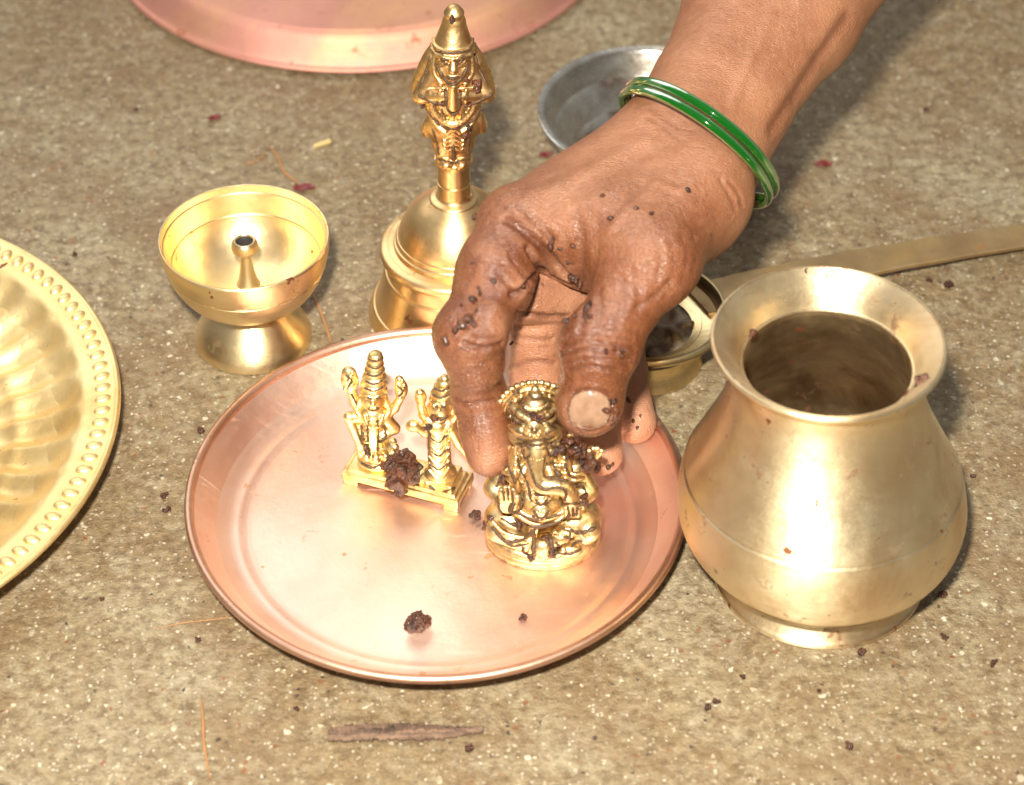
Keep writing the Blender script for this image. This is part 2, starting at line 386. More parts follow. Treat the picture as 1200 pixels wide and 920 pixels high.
b = NB('green_glass'); b.set(Base_Color=(.004, .12, .008), Roughness=.07, Transmission_Weight=.5, IOR=1.5, Specular_IOR_Level=.35, Coat_Weight=0.0, Coat_Roughness=.05, Normal=b.bump(b.noise(500, 2, .5), .0002, .15)); M['glass'] = b.m
b = NB('wood_bark'); mpn = b.n('Mapping'); mpn.inputs['Scale'].default_value = (.12, 1, 1); b.l(b.co(), mpn.inputs[0])
b.set(Base_Color=b.mix(b.ramp(b.noise(700, 5, .7, mpn.outputs[0]), [(.38, 0.), (.66, 1.)]), (.045, .026, .018), (.24, .145, .095)), Roughness=.8, Normal=b.bump(b.noise(900, 4, .7, mpn.outputs[0]), .0008, .9)); M['bark'] = b.m
b = NB('dry_fibre'); b.set(Base_Color=b.mix(b.noise(300), (.42, .22, .08), (.26, .11, .045)), Roughness=.6); M['fibre'] = b.m
b = NB('red_petal'); b.set(Base_Color=b.mix(b.noise(400), (.09, .008, .008), (.16, .018, .014)), Roughness=.4, Coat_Weight=.3); M['petal'] = b.m
b = NB('straw_grain'); b.set(Base_Color=b.mix(b.noise(500), (.58, .43, .2), (.45, .30, .12)), Roughness=.5); M['straw'] = b.m
b = NB('soot_black'); b.set(Base_Color=(.015, .012, .01), Roughness=.7); M['soot'] = b.m
b = NB('groove_shade_lines'); b.set(Base_Color=b.mix(b.noise(500), (.035, .018, .008), (.11, .055, .02)), Roughness=.55); M['syrup_recess_dark'] = b.m  # dark brown of the lines that draw recess shade on the figures
b = NB('incense_ash'); b.set(Base_Color=b.mix(b.ramp(b.noise(160, 5, .7), [(.4, 0.), (.65, 1.)]), (.16, .10, .055), (.40, .32, .22)), Roughness=.5, Normal=b.bump(b.noise(350, 5, .7), .001, .9)); M['ash'] = b.m

# ------------------------------------------------------------------ floor
n = 120; s0 = 3000.
g = np.sign(np.linspace(-1, 1, n))*np.abs(np.linspace(-1, 1, n))**3*s0
X, Y = np.meshgrid(g, g, indexing='ij'); ids = np.arange(n*n).reshape(n, n)
Q = np.stack([ids[:-1, :-1], ids[1:, :-1], ids[1:, 1:], ids[:-1, 1:]], -1).reshape(-1, 4)
fl = link('floor', np_mesh('floor', np.stack([X.ravel(), Y.ravel(), 0*X.ravel()], 1), Q), M['floor']); tag(fl, 'wet speckled grey brown stone floor', kind='structure')

# ------------------------------------------------------------------ copper plate
PLATE = (-21.4, -55.6, 0.0)
pl = empty('copper_plate', PLATE); tag(pl, 'whole round pink copper plate with upright rim holding the gold figurines', 'plate')
me = lathe_mesh('plate_dish', [(0, .4), (50, .4), (57, .6), (61, 2.2), (66.5, 8.6), (69.3, 11.6), 'C', (69.3, 11.6), (64.3, 5.6), (62.2, 4.0), (60.2, 2.9), (58.6, 2.4), (57, 2.2), (55.6, 1.75), (54, 1.45), (50, 1.35), (30, 1.3), (0.01, 1.3)], 160, 5)
link('dish', me, M['copper'], pl)
me = lathe_mesh('plate_rim', [(69.0, 11.2), (70.6, 11.0), (71.5, 11.7), (71.6, 12.7), (70.9, 13.5), (69.8, 13.4), (69.0, 12.6), (68.9, 11.8), (69.0, 11.2)], 160, 3)
link('rolled_rim', me, M['copper_rim'], pl)

# ------------------------------------------------------------------ brass water pot
POT = (86.4, -75.2, 0.0)
pot = empty('water_pot', POT); tag(pot, 'round bellied brass water pot with flared mouth right of the copper plate', 'pot')
sh = (-.055, 0)
me = lathe_mesh('pot_body', [(25.6, 8.2), (27.6, 9.6), (33.6, 14), (37.9, 20), (39.6, 27), (39.0, 34), (37.7, 39.6), 'C', (37.7, 39.6), (37.0, 40.1), (36.9, 40.9), 'C', (36.9, 40.9), (36.9, 41.2), (33.2, 49), (29.2, 58), (26.4, 66), (25.0, 72), (24.8, 76), (25.6, 79.4), (27.6, 82.6), (29.4, 84.9),
      'C', (29.4, 84.9), (30.2, 85.2), (30.5, 85.8), (30.2, 86.5), (29.4, 86.6), 'C', (29.4, 86.6), (27.2, 84.8), (24.4, 81.8), (22.5, 78.4), 'C', (22.5, 78.4), (22.0, 78.2), (21.9, 77.6), ], 144, 5, shear=sh)
link('body', me, M['pot'], pot)
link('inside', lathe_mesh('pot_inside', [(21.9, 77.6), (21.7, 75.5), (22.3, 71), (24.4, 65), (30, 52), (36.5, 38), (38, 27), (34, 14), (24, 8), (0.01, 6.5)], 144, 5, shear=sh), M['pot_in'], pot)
me = lathe_mesh('pot_foot', [(22, .3), (28.4, .2), 'C', (28.4, .2), (29.5, .2), (29.8, .8), (29.6, 1.5), 'C', (29.6, 1.5), (28.6, 2.0), (27.2, 5.0), (26.0, 8.9)], 144, 4, shear=sh)
link('foot', me, M['pot'], pot)

# ------------------------------------------------------------------ oil lamp (stemmed cup)
DIYA = (-81.0, 25.6, 0.0)
di = empty('oil_lamp', DIYA); tag(di, 'small stemmed brass oil lamp with wick post in its open cup', 'oil lamp')
me = lathe_mesh('lamp_cup', [(8.6, 14.8), (9.6, 16.0), (14.5, 17.9), (19.6, 21.8), (22.9, 27.0), (24.5, 31.2), 'C', (24.5, 31.2), (24.35, 31.6), (24.7, 32.2), 'C', (24.7, 32.2), (25.5, 36), (25.9, 40.2), 'C', (25.9, 40.2), (25.6, 40.7), (25.1, 40.6), 'C', (25.1, 40.6), (24.8, 38.4), 'C', (24.8, 38.4), (24.5, 38.2), (24.3, 37.5), (22.9, 31.4), 'C', (22.9, 31.4), (22.5, 31.0), (22.5, 30.4), 'C', (22.5, 30.4), (20.5, 26.4), (16, 22.0), (10, 19.6), (0.01, 18.8)], 128, 4)
link('cup', me, M['diya'], di)
me = lathe_mesh('lamp_base', [(15, .3), (17.4, .2), 'C', (17.4, .2), (18.2, .5), (18.3, 1.5), (17.7, 3.8), (15.6, 7.6), (12.4, 11.6), (9.8, 14.2), (9.0, 15.2)], 128, 4)
link('base', me, M['diya'], di)
st = link('wick_post', lathe_mesh('wick_post', [(4.4, 18.6), (4.2, 22), 'C', (4.2, 22), (3.4, 22.4), (2.3, 27), (1.7, 32.6), (1.9, 34.4), 'C', (1.9, 34.4), (3.5, 34.8), (4.1, 36.4), (3.8, 38.2), (3.1, 39.0), 'C', (3.1, 39.0), (2.7, 38.8), (2.3, 37.2)], 48, 4), M['diya'], di)
link('wick_hole', lathe_mesh('wick_hole', [(2.55, 38.5), (1.6, 37.8), (.01, 37.5)], 32, 3), M['soot'], st)

# ------------------------------------------------------------------ embossed brass tray, cut by the left edge
TRAY = (-215.5, -31.0, 0.0)
tr = empty('embossed_tray', TRAY); tag(tr, 'large yellow brass tray with beaded rim and fluted well, cut off by the left edge', 'tray')
def tmod(r, z, a):
    u = (r-62)/(89-62)
    if 0 < u < 1:
        q = math.sin(a*40+u*2.6); z = z+1.9*math.sin(math.pi*u)**.7*(1-abs(math.sin(a*20+u*1.3))**1.6*1.4)
    return r, z
me = lathe_mesh('tray_dish', [(0, 1.0), (55, 1.0), (64, 2.0), (86, 12.0), (96, 15.0), (99.6, 15.2), 'C', (99.6, 15.2), (100.6, 15.5), (100.8, 16.4), (100.0, 17.1), (99.0, 16.8), 'C', (99.0, 16.8), (98.2, 16.7), (95.6, 16.4), (93, 16.5), (91.2, 16.5), (89.2, 15.9), (87, 14.2), (84, 11.7), (80.5, 9.4), (76.5, 7.6), (72.5, 6.2), (69, 5.6), (66, 4.2), (63.5, 3.3), (62.0, 3.0), 'C', (62.0, 3.0), (61.2, 3.6), (60.3, 3.0), (59, 2.3), (40, 2.2), (0.01, 2.2)], 620, 3, tmod)
link('dish', me, M['tray'], tr)
bm = bmesh.new(); bmesh.ops.create_icosphere(bm, subdivisions=2, radius=1.0); bead_me = bpy.data.meshes.new('rim_bead'); 
for v in bm.verts: v.co = Vector((v.co.x*2.7, v.co.y*1.75, v.co.z*1.15))*MM
for f in bm.faces: f.smooth = True
bm.to_mesh(bead_me); bm.free(); bead_me.materials.append(M['tray'])
for i in range(120):
    a = 2*math.pi*i/120
    if not (-1.25 < math.atan2(math.sin(a), math.cos(a)) < 1.25): continue
    o = bpy.data.objects.new('rim_bead', bead_me); C.objects.link(o); o.parent = tr
    o.location = Vector((95.6*math.cos(a), 95.6*math.sin(a), 16.4))*MM; o.rotation_euler = (0, 0, a+.35)

# ------------------------------------------------------------------ copper vessel, cut by the top edge
c = P(422, -86, 3)
cv = empty('large_copper_plate', (c[0], c[1], 0)); tag(cv, 'larger pink copper plate behind everything, cut off by the top edge', 'plate')
me = lathe_mesh('basin_wall', [(94, 1.4), (96.4, 1.2), (97.2, 2.0), (96.6, 3.0), 'C', (96.6, 3.0), (95.2, 3.4), (91.5, 9), (89.6, 11.6), (87.5, 13), (84, 13.4), (60, 13.6), (0.01, 13.7)], 160, 5)
link('wall', me, M['copper2'], cv)

# ------------------------------------------------------------------ steel bowl behind the hand
c = P(758, 128, 24)
sb = empty('steel_bowl', (c[0], c[1], 0)); tag(sb, 'shallow stained steel bowl partly hidden behind the wrist', 'bowl')
me = lathe_mesh('steel_bowl', [(0, .6), (16, .6), (20, 2), (29, 11), (33, 19), (34.6, 23.4), 'C', (34.6, 23.4), (36.4, 23.6), (36.9, 24.3), (36.2, 24.9), 'C', (36.2, 24.9), (34.2, 24.4), (33.2, 22.6), (30.6, 16.4), 'C', (30.6, 16.4), (28.6, 14.4), (24, 8.0), 'C', (24, 8.0), (22.5, 6.8), (17, 2.4), (0.01, 1.8)], 128, 4)
link('shell', me, M['steel'], sb)

# ------------------------------------------------------------------ incense burner with long flat handle
c = P(757, 362, 20)
BU = np.array([c[0], c[1], 0])
bu = empty('incense_burner', BU); tag(bu, 'low brass incense burner with long flat tarnished handle between thumb and pot', 'burner')
link('cup', lathe_mesh('burner_cup', [(14.6, 13.6), (17.4, 15.0), (21, 16.4), (23.6, 17.4), 'C', (23.6, 17.4), (24.9, 17.9), (25.2, 19.0), (24.6, 20.2), (23.6, 20.4), ], 112, 4), M['burner'], bu)
link('inside', lathe_mesh('burner_inside', [(23.6, 20.4), (22.4, 18.6), (20.2, 14), (15, 9.5), (0.01, 8.6)], 112, 4), M['burner_in'], bu)
link('base', lathe_mesh('burner_base', [(15, .3), (17.8, .2), 'C', (17.8, .2), (18.3, .8), (17.8, 2.4), (16.6, 6), (16.6, 10), (17.2, 12.6), (17.8, 14.2), (17.2, 15.2)], 112, 4), M['burner'], bu)
s_ = Sdf(1.8); r_ = np.random.default_rng(3); s_.ell(BU+np.array([0, 0, 11.2]), (18.5, 18.5, 2.6))
for i in range(26):
    a, q = r_.random()*6.28, 14*r_.random()**.6
    s_.ell(BU+np.array([q*math.cos(a), q*math.sin(a), 12.2+r_.random()*1.6]), (2+2.2*r_.random(), 1.6+2*r_.random(), .8+1.1*r_.random()), rotm(r_.random(), r_.random(), r_.random()*6))
s_.obj('incense_ash', M['ash'], bu, .5, origin=BU)['kind'] = 'stuff'
h0, h1, h2 = P(815, 352, 17), P(1010, 308, 8), P(1290, 262, 3)
cl = catmull([h0, h1, h2], 12); V = []; Q = []
for i, p in enumerate(cl):
    t = i/(len(cl)-1); d = cl[min(i+1, len(cl)-1)]-cl[max(i-1, 0)]; d /= np.linalg.norm(d); sd = np.cross([0, 0, 1], d); sd /= np.linalg.norm(sd); nn = np.cross(d, sd)
    hw = 7.6 - 2.4*t + .15*math.sin(i*1.7)
    for (u, v) in ((-1, -.6), (-1, .4), (-.92, .6), (.92, .6), (1, .4), (1, -.6)): V.append(p+sd*u*hw+nn*v*1.1)
for i in range(len(cl)-1):
    for j in range(6): Q.append((i*6+j, i*6+(j+1) % 6, i*6+6+(j+1) % 6, i*6+6+j))
Q += [tuple(range(5, -1, -1)), tuple(range(len(V)-6, len(V)))]
link('handle', np_mesh('burner_handle', np.array(V), Q, BU, smooth=False), M['handle'], bu)

# ------------------------------------------------------------------ hand bell with figure handle
BELL = np.array([-17.6, 38.6, 0.0])
be = empty('hand_bell', BELL); tag(be, 'brass hand bell whose handle is a standing figure with pointed crown and joined palms', 'bell')
link('bell_body', lathe_mesh('bell_body', [(24.5, .6), (27.2, .2), 'C', (27.2, .2), (27.9, .8), (27.6, 2.0), 'C', (27.6, 2.0), (26.6, 4.5), 'C', (26.6, 4.5), (26.2, 5.2), (25.7, 5.4), 'C', (25.7, 5.4), (24.2, 10), (23.0, 15), (22.4, 17.6), 'C', (22.4, 17.6), (22.0, 18.3), (21.6, 18.4), 'C', (21.6, 18.4), (21.0, 22), (21.2, 24.0),
     'C', (21.2, 24.0), (22.8, 24.3), (23.5, 25.6), (23.0, 27.2), (20.8, 28.0), 'C', (20.8, 28.0), (19.2, 28.2), 'C', (19.2, 28.2), (18.8, 29.6), 'C', (18.8, 29.6), (18.2, 30.0), (17.9, 31.4), 'C', (17.9, 31.4), (17.5, 31.7), (16.9, 34), (14.6, 38.6), (11.2, 42.4), (7.6, 45.0), 'C', (7.6, 45.0), (7.2, 45.6), (5.6, 46.2), (5.1, 47.0)], 128, 4), M['bell'], be)
link('handle_collar', lathe_mesh('handle_collar', [(5.6, 45.8), (5.2, 46.6), (5.0, 48), (5.0, 51.4), 'C', (5.0, 51.4), (4.7, 51.6), (4.7, 52.0), 'C', (4.7, 52.0), (5.0, 52.2), (4.9, 56), (5.0, 58.4), (5.6, 59.4), (5.6, 60.4), (.01, 61)], 64, 4), M['bell'], be)
YB = BELL[1]
def B(px, py, yo=0.): return PY(px, py, YB+yo)
fg = Sdf(.7)
fg.ell(B(531, 188, 0), (5.8, 5.4, 2.0))                                              # plinth
fg.beads([B(512, 190, -2.5), B(518, 195, -4.8), B(531, 197, -5.8), B(545, 195, -4.8), B(551, 190, -2.5)], .75, 12, .3)
fg.cap(B(522, 186, -2), B(521, 160, -1), 2.9, 3.1); fg.cap(B(541, 186, -2), B(542, 160, -1), 2.9, 3.1)  # legs
fg.ell(B(523, 190, -5), (1.9, 2.6, 1.3)); fg.ell(B(541, 190, -5), (1.9, 2.6, 1.3))
fg.ell(B(531, 165, 0), (6.6, 5.0, 6)); fg.ell(B(531, 146, 0), (8.2, 5.6, 7.5)); fg.ell(B(531, 118, 0), (8.8, 5.4, 9)); fg.ell(B(531, 95, 0), (9, 4.6, 6))
fg.ell(B(503, 148, 0), (2.2, 2.0, 4.2), rotm(0, .3, 0)); fg.ell(B(561, 142, 0), (2.2, 2.0, 4.6), rotm(0, -.3, 0))
for i in range(5): fg.chain([B(514+i*1.5, 150+i*5, -4.6), B(522, 156+i*5, -5.4), B(530, 150+i*6, -5.8)], .4, .15, 3); fg.chain([B(549-i*1.5, 150+i*5, -4.6), B(541, 156+i*5, -5.4), B(533, 150+i*6, -5.8)], .4, .15, 3)
fg.cap(B(531, 190, -4.6), B(531, 135, -5.2), 1.0, 1.2)                                 # front pleat
fg.chain([B(505, 108, -4), B(510, 132, -5.4), B(531, 146, -6), B(552, 132, -5.4), B(558, 108, -4)], .95, .3, 5)
fg.chain([B(503, 130, -2.5), B(512, 148, -4.2), B(531, 158, -5.2), B(550, 148, -4.2), B(560, 130, -2.5)], .75, .3, 5)
for sx, el, ha in ((-1, (493, 112), (522, 112)), (1, (571, 110), (540, 112))):
    shp = (512, 84) if sx < 0 else (550, 84)
    fg.cap(B(*shp, -.5), B(*el, -2), 2.6, 2.5); fg.cap(B(*el, -2), B(*ha, -6), 2.4, 1.7)
    fg.chain([B(ha[0]+sx*6, ha[1]-6, -6.2), B(ha[0]+sx*6, ha[1]+7, -6.4)], .7, .2)
fg.cap(B(531, 123, -6.5), B(531, 101, -7.6), 2.0, 1.5)                                # joined palms
for sx in (-1, 1):                                                                    # hanging scarf behind the shoulders
    xs = [(531+sx*18, 52), (531+sx*27, 72), (531+sx*41, 100), (531+sx*40, 110)]
    fg.chain([B(x, y, 2.2) for x, y in xs], [1.6, 2.6, 2.0, 1.3], .8, 4); fg.chain([B(531+sx*14, 55, 2.4), B(531+sx*20, 80, 2.2), B(531+sx*30, 100, 2)], [2.4, 3.2, 3], .8, 4)
fgo = fg.obj('figure', M['bellfig'], be, .28, 0, origin=BELL)
hd = Sdf(.6)
hd.ell(B(531, 74, -2), (5.8, 5.0, 6.8)); hd.ell(B(531, 88, -4.8), (4.0, 2.8, 3.4)); hd.cap(B(531, 68, -6.9), B(531, 82, -8.2), .8, 1.4, .4); hd.ell(B(528, 83, -7.8), .8, k=.3); hd.ell(B(534, 83, -7.8), .8, k=.3)
hd.chain([B(523, 90, -6.6), B(531, 92.5, -7.9), B(539, 90, -6.6)], .55, .15, 3); hd.chain([B(525, 95, -6.4), B(531, 97, -7.4), B(537, 95, -6.4)], .5, .15, 3)
for sx in (-1, 1):
    hd.ell(B(531+sx*9.5, 72.5, -6.4), (1.5, .8, .8), k=.15); hd.chain([B(531+sx*3.5, 69, -7.2), B(531+sx*10, 66, -6.9), B(531+sx*17, 70, -5.4)], .6, .15, 3); hd.chain([B(531+sx*4, 76, -7), B(531+sx*10, 77.5, -6.6), B(531+sx*16, 74, -5.4)], .4, .12, 3)
    hd.ell(B(531+sx*13, 83, -5.2), (1.8, 1.6, 2.2), k=.6); hd.ell(B(531+sx*23, 78, -1), (1.4, 2, 2.8), k=.4); hd.chain([B(531+sx*21, 66, -2.5), B(531+sx*22, 84, -4), B(531+sx*14, 98, -5.8)], .9, .3, 4)
hd.obj('head', M['bellfig'], fgo, .26, 0, origin=BELL)
cr = Sdf(.5)
cr.cap(B(531, 53, -1.8), B(532, 26, -1.0), 5.9, 3.4); cr.ell(B(532, 15, -1), (3.0, 3.0, 1.5)); cr.cap(B(532, 26, -1), B(532, 14, -1), 3.4, 2.4)
t = np.linspace(-.2, math.pi+.2, 9); cc = B(531, 55, -1.8)
for rr, dz, rad in ((6.1, 0, .8), (5.8, 2.0, .5)): cr.chain([cc+np.array([rr*math.cos(a), -rr*math.sin(a), dz]) for a in t], rad, .3)
cr.obj('crown', M['bellfig'], fgo, .28, 0, origin=BELL)

# ------------------------------------------------------------------ elephant-headed figurine
ID = P(636, 630, 1.3); YI = ID[1]
def I(px, py, yo=0.): return PY(px, py, YI+yo)
el = empty('elephant_figurine', ID); tag(el, 'seated gold elephant-headed figurine gripped by the fingers', 'figurine')
link('base', lathe_mesh('idol_base', [(0, .1), (15.0, .1), (16.2, .5), (16.6, 1.6), (16.2, 2.6), 'C', (16.2, 2.6), (15.8, 2.8), (15.9, 3.2), 'C', (15.9, 3.2), (15.5, 4.2), (14.4, 5.0), (12.5, 5.5), (.01, 5.8)], 96, 4, yscale=.80), M['idol'], el)
bd = Sdf(.7)
bd.ell(I(633, 588, -1), (9.6, 8.0, 9.4)); bd.ell(I(633, 545, 1), (9.6, 6.6, 10.5)); bd.ell(I(600, 610, -2), (8.2, 7.4, 6.2), rotm(0, .25, .2)); bd.ell(I(672, 607, -1), (8.2, 7.6, 7.2), rotm(0, -.2, -.2))
bd.cap(I(583, 622, -7.5), I(626, 640, -10), 3.3, 2.7); bd.cap(I(690, 622, -6), I(668, 640, -8), 3.4, 2.6)
for k_, o_ in enumerate((0, 7, 13)): bd.chain([I(578+k_*3, 612+o_, -8.6), I(592+k_*2, 625+o_*.8, -10.4), I(618-k_*2, 630+o_*.6, -11.6), I(628, 622+o_*.5, -11.2)], .62, .25, 4)
bd.chain([I(629, 618, -11), I(621, 646, -12.2)], .8, .2); bd.chain([I(624, 617, -11), I(615, 645, -12)], .7, .2)
bd.ell(I(636, 641, -12), (3.0, 2.4, 2.9)); bd.ell(I(635, 650, -12.3), (2.6, 2.2, 1.6))
for i in range(4): bd.ell(I(629+i*4, 654-abs(i-1.5), -13.6), .65, k=.2)
# raised open palm, left in the picture
bd.cap(I(592, 548, 0), I(580, 572, -3), 3.6, 3.2); bd.cap(I(580, 572, -3), I(592, 590, -8), 3.0, 2.4)
bd.ell(I(596, 590, -9.6), (3.9, 1.5, 3.6)); bd.cap(I(602, 594, -10.8), I(606, 582, -10.4), 1.1, .9, .3)
for i in range(4): bd.cap(I(588+i*5, 586, -10.4), I(586.5+i*5, 574-(2.5 if i in (1, 2) else 0), -10), .95, .75, .25)
bd.ell(I(598, 595, -11.8), (1.1, .8, 1.8), k=.2, sub=True)
# lower hand with sweet, right in the picture
bd.cap(I(672, 548, 0), I(688, 575, -3), 3.6, 3.2); bd.cap(I(688, 575, -3), I(672, 595, -8.5), 3.0, 2.4); bd.box(I(671, 593, -9.6), (3.4, 1.2, .7), .4, k=.3)
for i in range(4): bd.cap(I(663.5+i*4.6, 595, -10.6), I(663.5+i*4.6, 604, -10.4), .95, .8, .2)
for i in range(3): bd.chain([I(590+i, 553+i*7, -4.5), I(599, 556+i*7, -6.2), I(607, 553+i*7, -5.5)], .6, .2, 3); bd.chain([I(664, 553+i*7, -5.5), I(674, 556+i*7, -6.2), I(684, 553+i*7, -4.5)], .6, .2, 3)
# rear arms holding emblems
bd.cap(I(600, 548, 3), I(593, 530, 5), 2.8, 2.2)
bd.cap(I(668, 548, 3), I(688, 535, 3), 3.0, 2.5); bd.cap(I(688, 538, 3), I(694, 530, 1), 2.2, 1.9)
for i in range(4): bd.cap(I(694, 540, -1), I(690+i*5, 524+abs(i-1.5)*3, -2.5), 1.0, .8, .3)
bd.ell(I(664, 520, -1), (1.6, 1.2, 4.4), rotm(0, .3, 0), k=.3)
# belt, necklace, medallion
for dy, rad in ((0, .8), (7, .7)): bd.beads([I(603, 592+dy, -8.3), I(616, 603+dy, -10.4), I(634, 608+dy, -11), I(652, 604+dy, -10.4), I(665, 593+dy, -8.2)], rad, 26, .15)
for q, rad in ((0, 1.0), (5, .7)): bd.beads([I(612+q, 545, -6.6), I(616+q, 568, -8.4), I(634, 588-q, -10), I(652-q, 568, -8.4), I(656-q, 545, -6.6)], rad, 24, .15)
med = I(634, 600, -10.6); bd.ell(med, (3.0, 1.3, 2.9), k=.2)
for a in np.linspace(0, 6.28, 8)[:-1]: bd.ell(med+np.array([1.5*math.cos(a), -1.2, 1.4*math.sin(a)]), .5, k=.15)
for sx, x0 in ((-1, 0), (1, 0)):                                                  # scarf strips beside the chest
    xs = 633+sx*30
    bd.chain([I(xs-sx*4, 530, -3.5), I(xs, 548, -4.6), I(xs-sx*2, 572, -6.4)], [1.8, 1.9, 1.5], .4, 4)
    for i in range(4): bd.ell(I(xs-sx*2+sx*i*.6, 536+i*9, -6.3-i*.4), .75, k=.15)
bd.obj('body', M['idol'], el, .25, 0, origin=ID)
he = Sdf(.7)
he.ell(I(629, 530, -2.2), (5.9, 5.4, 7.4)); he.ell(I(619, 522, -4.4), (2.8, 2.8, 2.8)); he.ell(I(639, 522, -4.4), (2.8, 2.8, 2.8))
he.ell(I(604, 540, 0), (5.2, 1.7, 7.0), rotm(0, .25, .3)); he.ell(I(656, 540, 0), (5.2, 1.7, 7.0), rotm(0, -.25, -.3))
he.chain([I(602, 525, -1.5), I(597, 538, -1.8), I(603, 555, -2)], .8, .2, 4); he.chain([I(657, 525, -1.5), I(662, 538, -1.8), I(656, 555, -2)], .8, .2, 4)
tk = [I(629, 523, -7.4), I(628, 538, -9.3), I(628, 554, -10.8), I(634, 567, -12), I(647, 569, -12.6), I(660, 571, -12.4), I(668, 580, -11.8), I(671, 592, -11)]
he.chain(tk, [3.3, 2.7, 2.45, 2.4, 2.3, 2.2, 2.1, 1.9], .5, 5)
q = catmull(tk, 8)
for i in range(14, len(q)-4, 2):
    d = q[i+1]-q[i-1]; d /= np.linalg.norm(d); f_ = i/(len(q)-1); rr = np.interp(f_*7, range(8), [3.3, 2.7, 2.45, 2.4, 2.3, 2.2, 2.1, 1.9])
    u = np.cross(d, [0, 1, 0]); u /= np.linalg.norm(u); v = np.cross(d, u); v = v if v[1] < 0 else -v
    he.chain([q[i]+(u*math.cos(a)+v*math.sin(a))*(rr-.05) for a in np.linspace(.1, math.pi-.1, 6)], .3, .15)
for sx in (-1, 1):
    ex = 629+sx*14
    he.ell(I(ex, 530, -7.6), (1.3, .9, 1.0), k=.2); he.chain([I(ex-sx*7, 526, -8), I(ex, 522, -8), I(ex+sx*7, 528, -6.8)], .5, .2, 3); he.chain([I(ex-sx*6, 533, -8), I(ex, 536, -8), I(ex+sx*6, 532, -7)], .4, .2, 3)
    he.chain([I(629+sx*13, 548, -8), I(629+sx*17, 558, -9.6), I(629+sx*17, 564, -10.4)], [1.3, 1.0, .5], .3, 3)
    he.beads([I(629+sx*24, 520, -4.4), I(629+sx*25, 540, -5.2), I(629+sx*20, 556, -6.5)], .75, 9, .15)
he.beads([I(622, 538, -12.2), I(629, 540, -13), I(636, 538, -12.2)], .35, 5, .1)
he.obj('head', M['idol'], el, .25, 0, origin=ID)
cw = Sdf(.5)
cw.ell(I(627, 500, -1.5), (6.6, 6.2, 6.6)); 
for py, rx, rad in ((519, 6.7, .75), (513, 6.8, .5), (492, 6.3, .6), (486, 5.2, .5)):
    c0 = I(627, py-10, -1.5); cw.beads([c0+np.array([rx*math.cos(a), -rx*.84*math.sin(a), 0]) for a in np.linspace(-.1, math.pi+.1, 9)], rad, 30, .12)
cm = I(626, 503, -7.6); cw.ell(cm, (2.9, 1.1, 2.9), k=.2); cw.ell(cm+np.array([0, -1.3, 0]), .7, k=.1)
for a in np.linspace(0, 6.28, 9)[:-1]: cw.ell(cm+np.array([1.6*math.cos(a), -1.15, 1.6*math.sin(a)]), .42, k=.1)
for sx in (-1, 1):
    cw.chain([I(626+sx*14, 504, -6.6), I(626+sx*21, 503, -5.4), I(626+sx*29, 499, -2.8)], [1.6, 1.3, .6], .3, 3)
    cw.chain([I(626+sx*6, 492, -8), I(626+sx*20, 483, -5.5), I(626+sx*29, 470, -2)], [.9, .8, .6], .3, 3)
cw.ell(I(627, 480, -.8), (4.3, 4.2, 3.2)); cw.ell(I(627, 471, -.6), (3.3, 3.2, 2.3)); cw.ell(I(627, 463, -.5), (2.0, 2.0, 1.6)); cw.ell(I(627, 456.5, -.5), (1.2, 1.2, 1.2))
for i in range(14):
    a = math.pi*i/13; c0 = I(627, 478, -.8); cw.cap(c0+np.array([4.4*math.cos(a), -4.2*math.sin(a), -.8]), c0+np.array([3.4*math.cos(a), -3.3*math.sin(a), 2.2]), .5, .35, .12)
cw.obj('crown', M['idol'], el, .24, 0, origin=ID)
ha = Sdf(.4); hc = I(627, 482, 4.6)
ha.ell(hc, (10.2, 1.0, 10.6)); ha.chain([hc+np.array([8.4*math.cos(a), -.7, 8.8*math.sin(a)]) for a in np.linspace(-.3, math.pi+.3, 20)], .45, .2)
for a in np.linspace(-.5, math.pi+.5, 25): ha.ell(hc+np.array([10.2*math.cos(a), 0, 10.6*math.sin(a)]), (.95, .9, .95), k=.2)
for a in np.linspace(-.2, math.pi+.2, 13): ha.ell(hc+np.array([7.0*math.cos(a), -.9, 7.4*math.sin(a)]), .6, k=.15)
ha.obj('halo', M['idol'], el, .24, 0, origin=ID)
ms = Sdf(.5)
ms.ell(I(673, 641, -9), (5.0, 3.0, 3.4), rotm(0, .3, .3)); ms.ell(I(656, 629, -12), (2.9, 2.5, 2.4)); ms.ell(I(650, 634, -13), (1.7, 1.7, 1.5)); ms.ell(I(667, 645, -11.5), (3.6, 2, 2.2))
ec = I(664, 624, -12.6)
ms.chain([ec+np.array([1.7*math.cos(a), -.2, 1.7*math.sin(a)]) for a in np.linspace(0, 2*math.pi, 12)], .55, .15); ms.ell(ec, (1.5, .6, 1.5), k=.2)
e2 = I(651, 626, -13.6); ms.chain([e2+np.array([.8*math.cos(a), 0, .8*math.sin(a)]) for a in np.linspace(0, 2*math.pi, 9)], .3, .1)
ms.cap(I(660, 644, -13.6), I(652, 651, -13.6), 1.0, .8); ms.chain([I(684, 641, -9.5), I(686, 632, -9), I(680, 626, -9)], .6, .2, 4)
ms.obj('mouse', M['idol'], el, .24, 0, origin=ID)

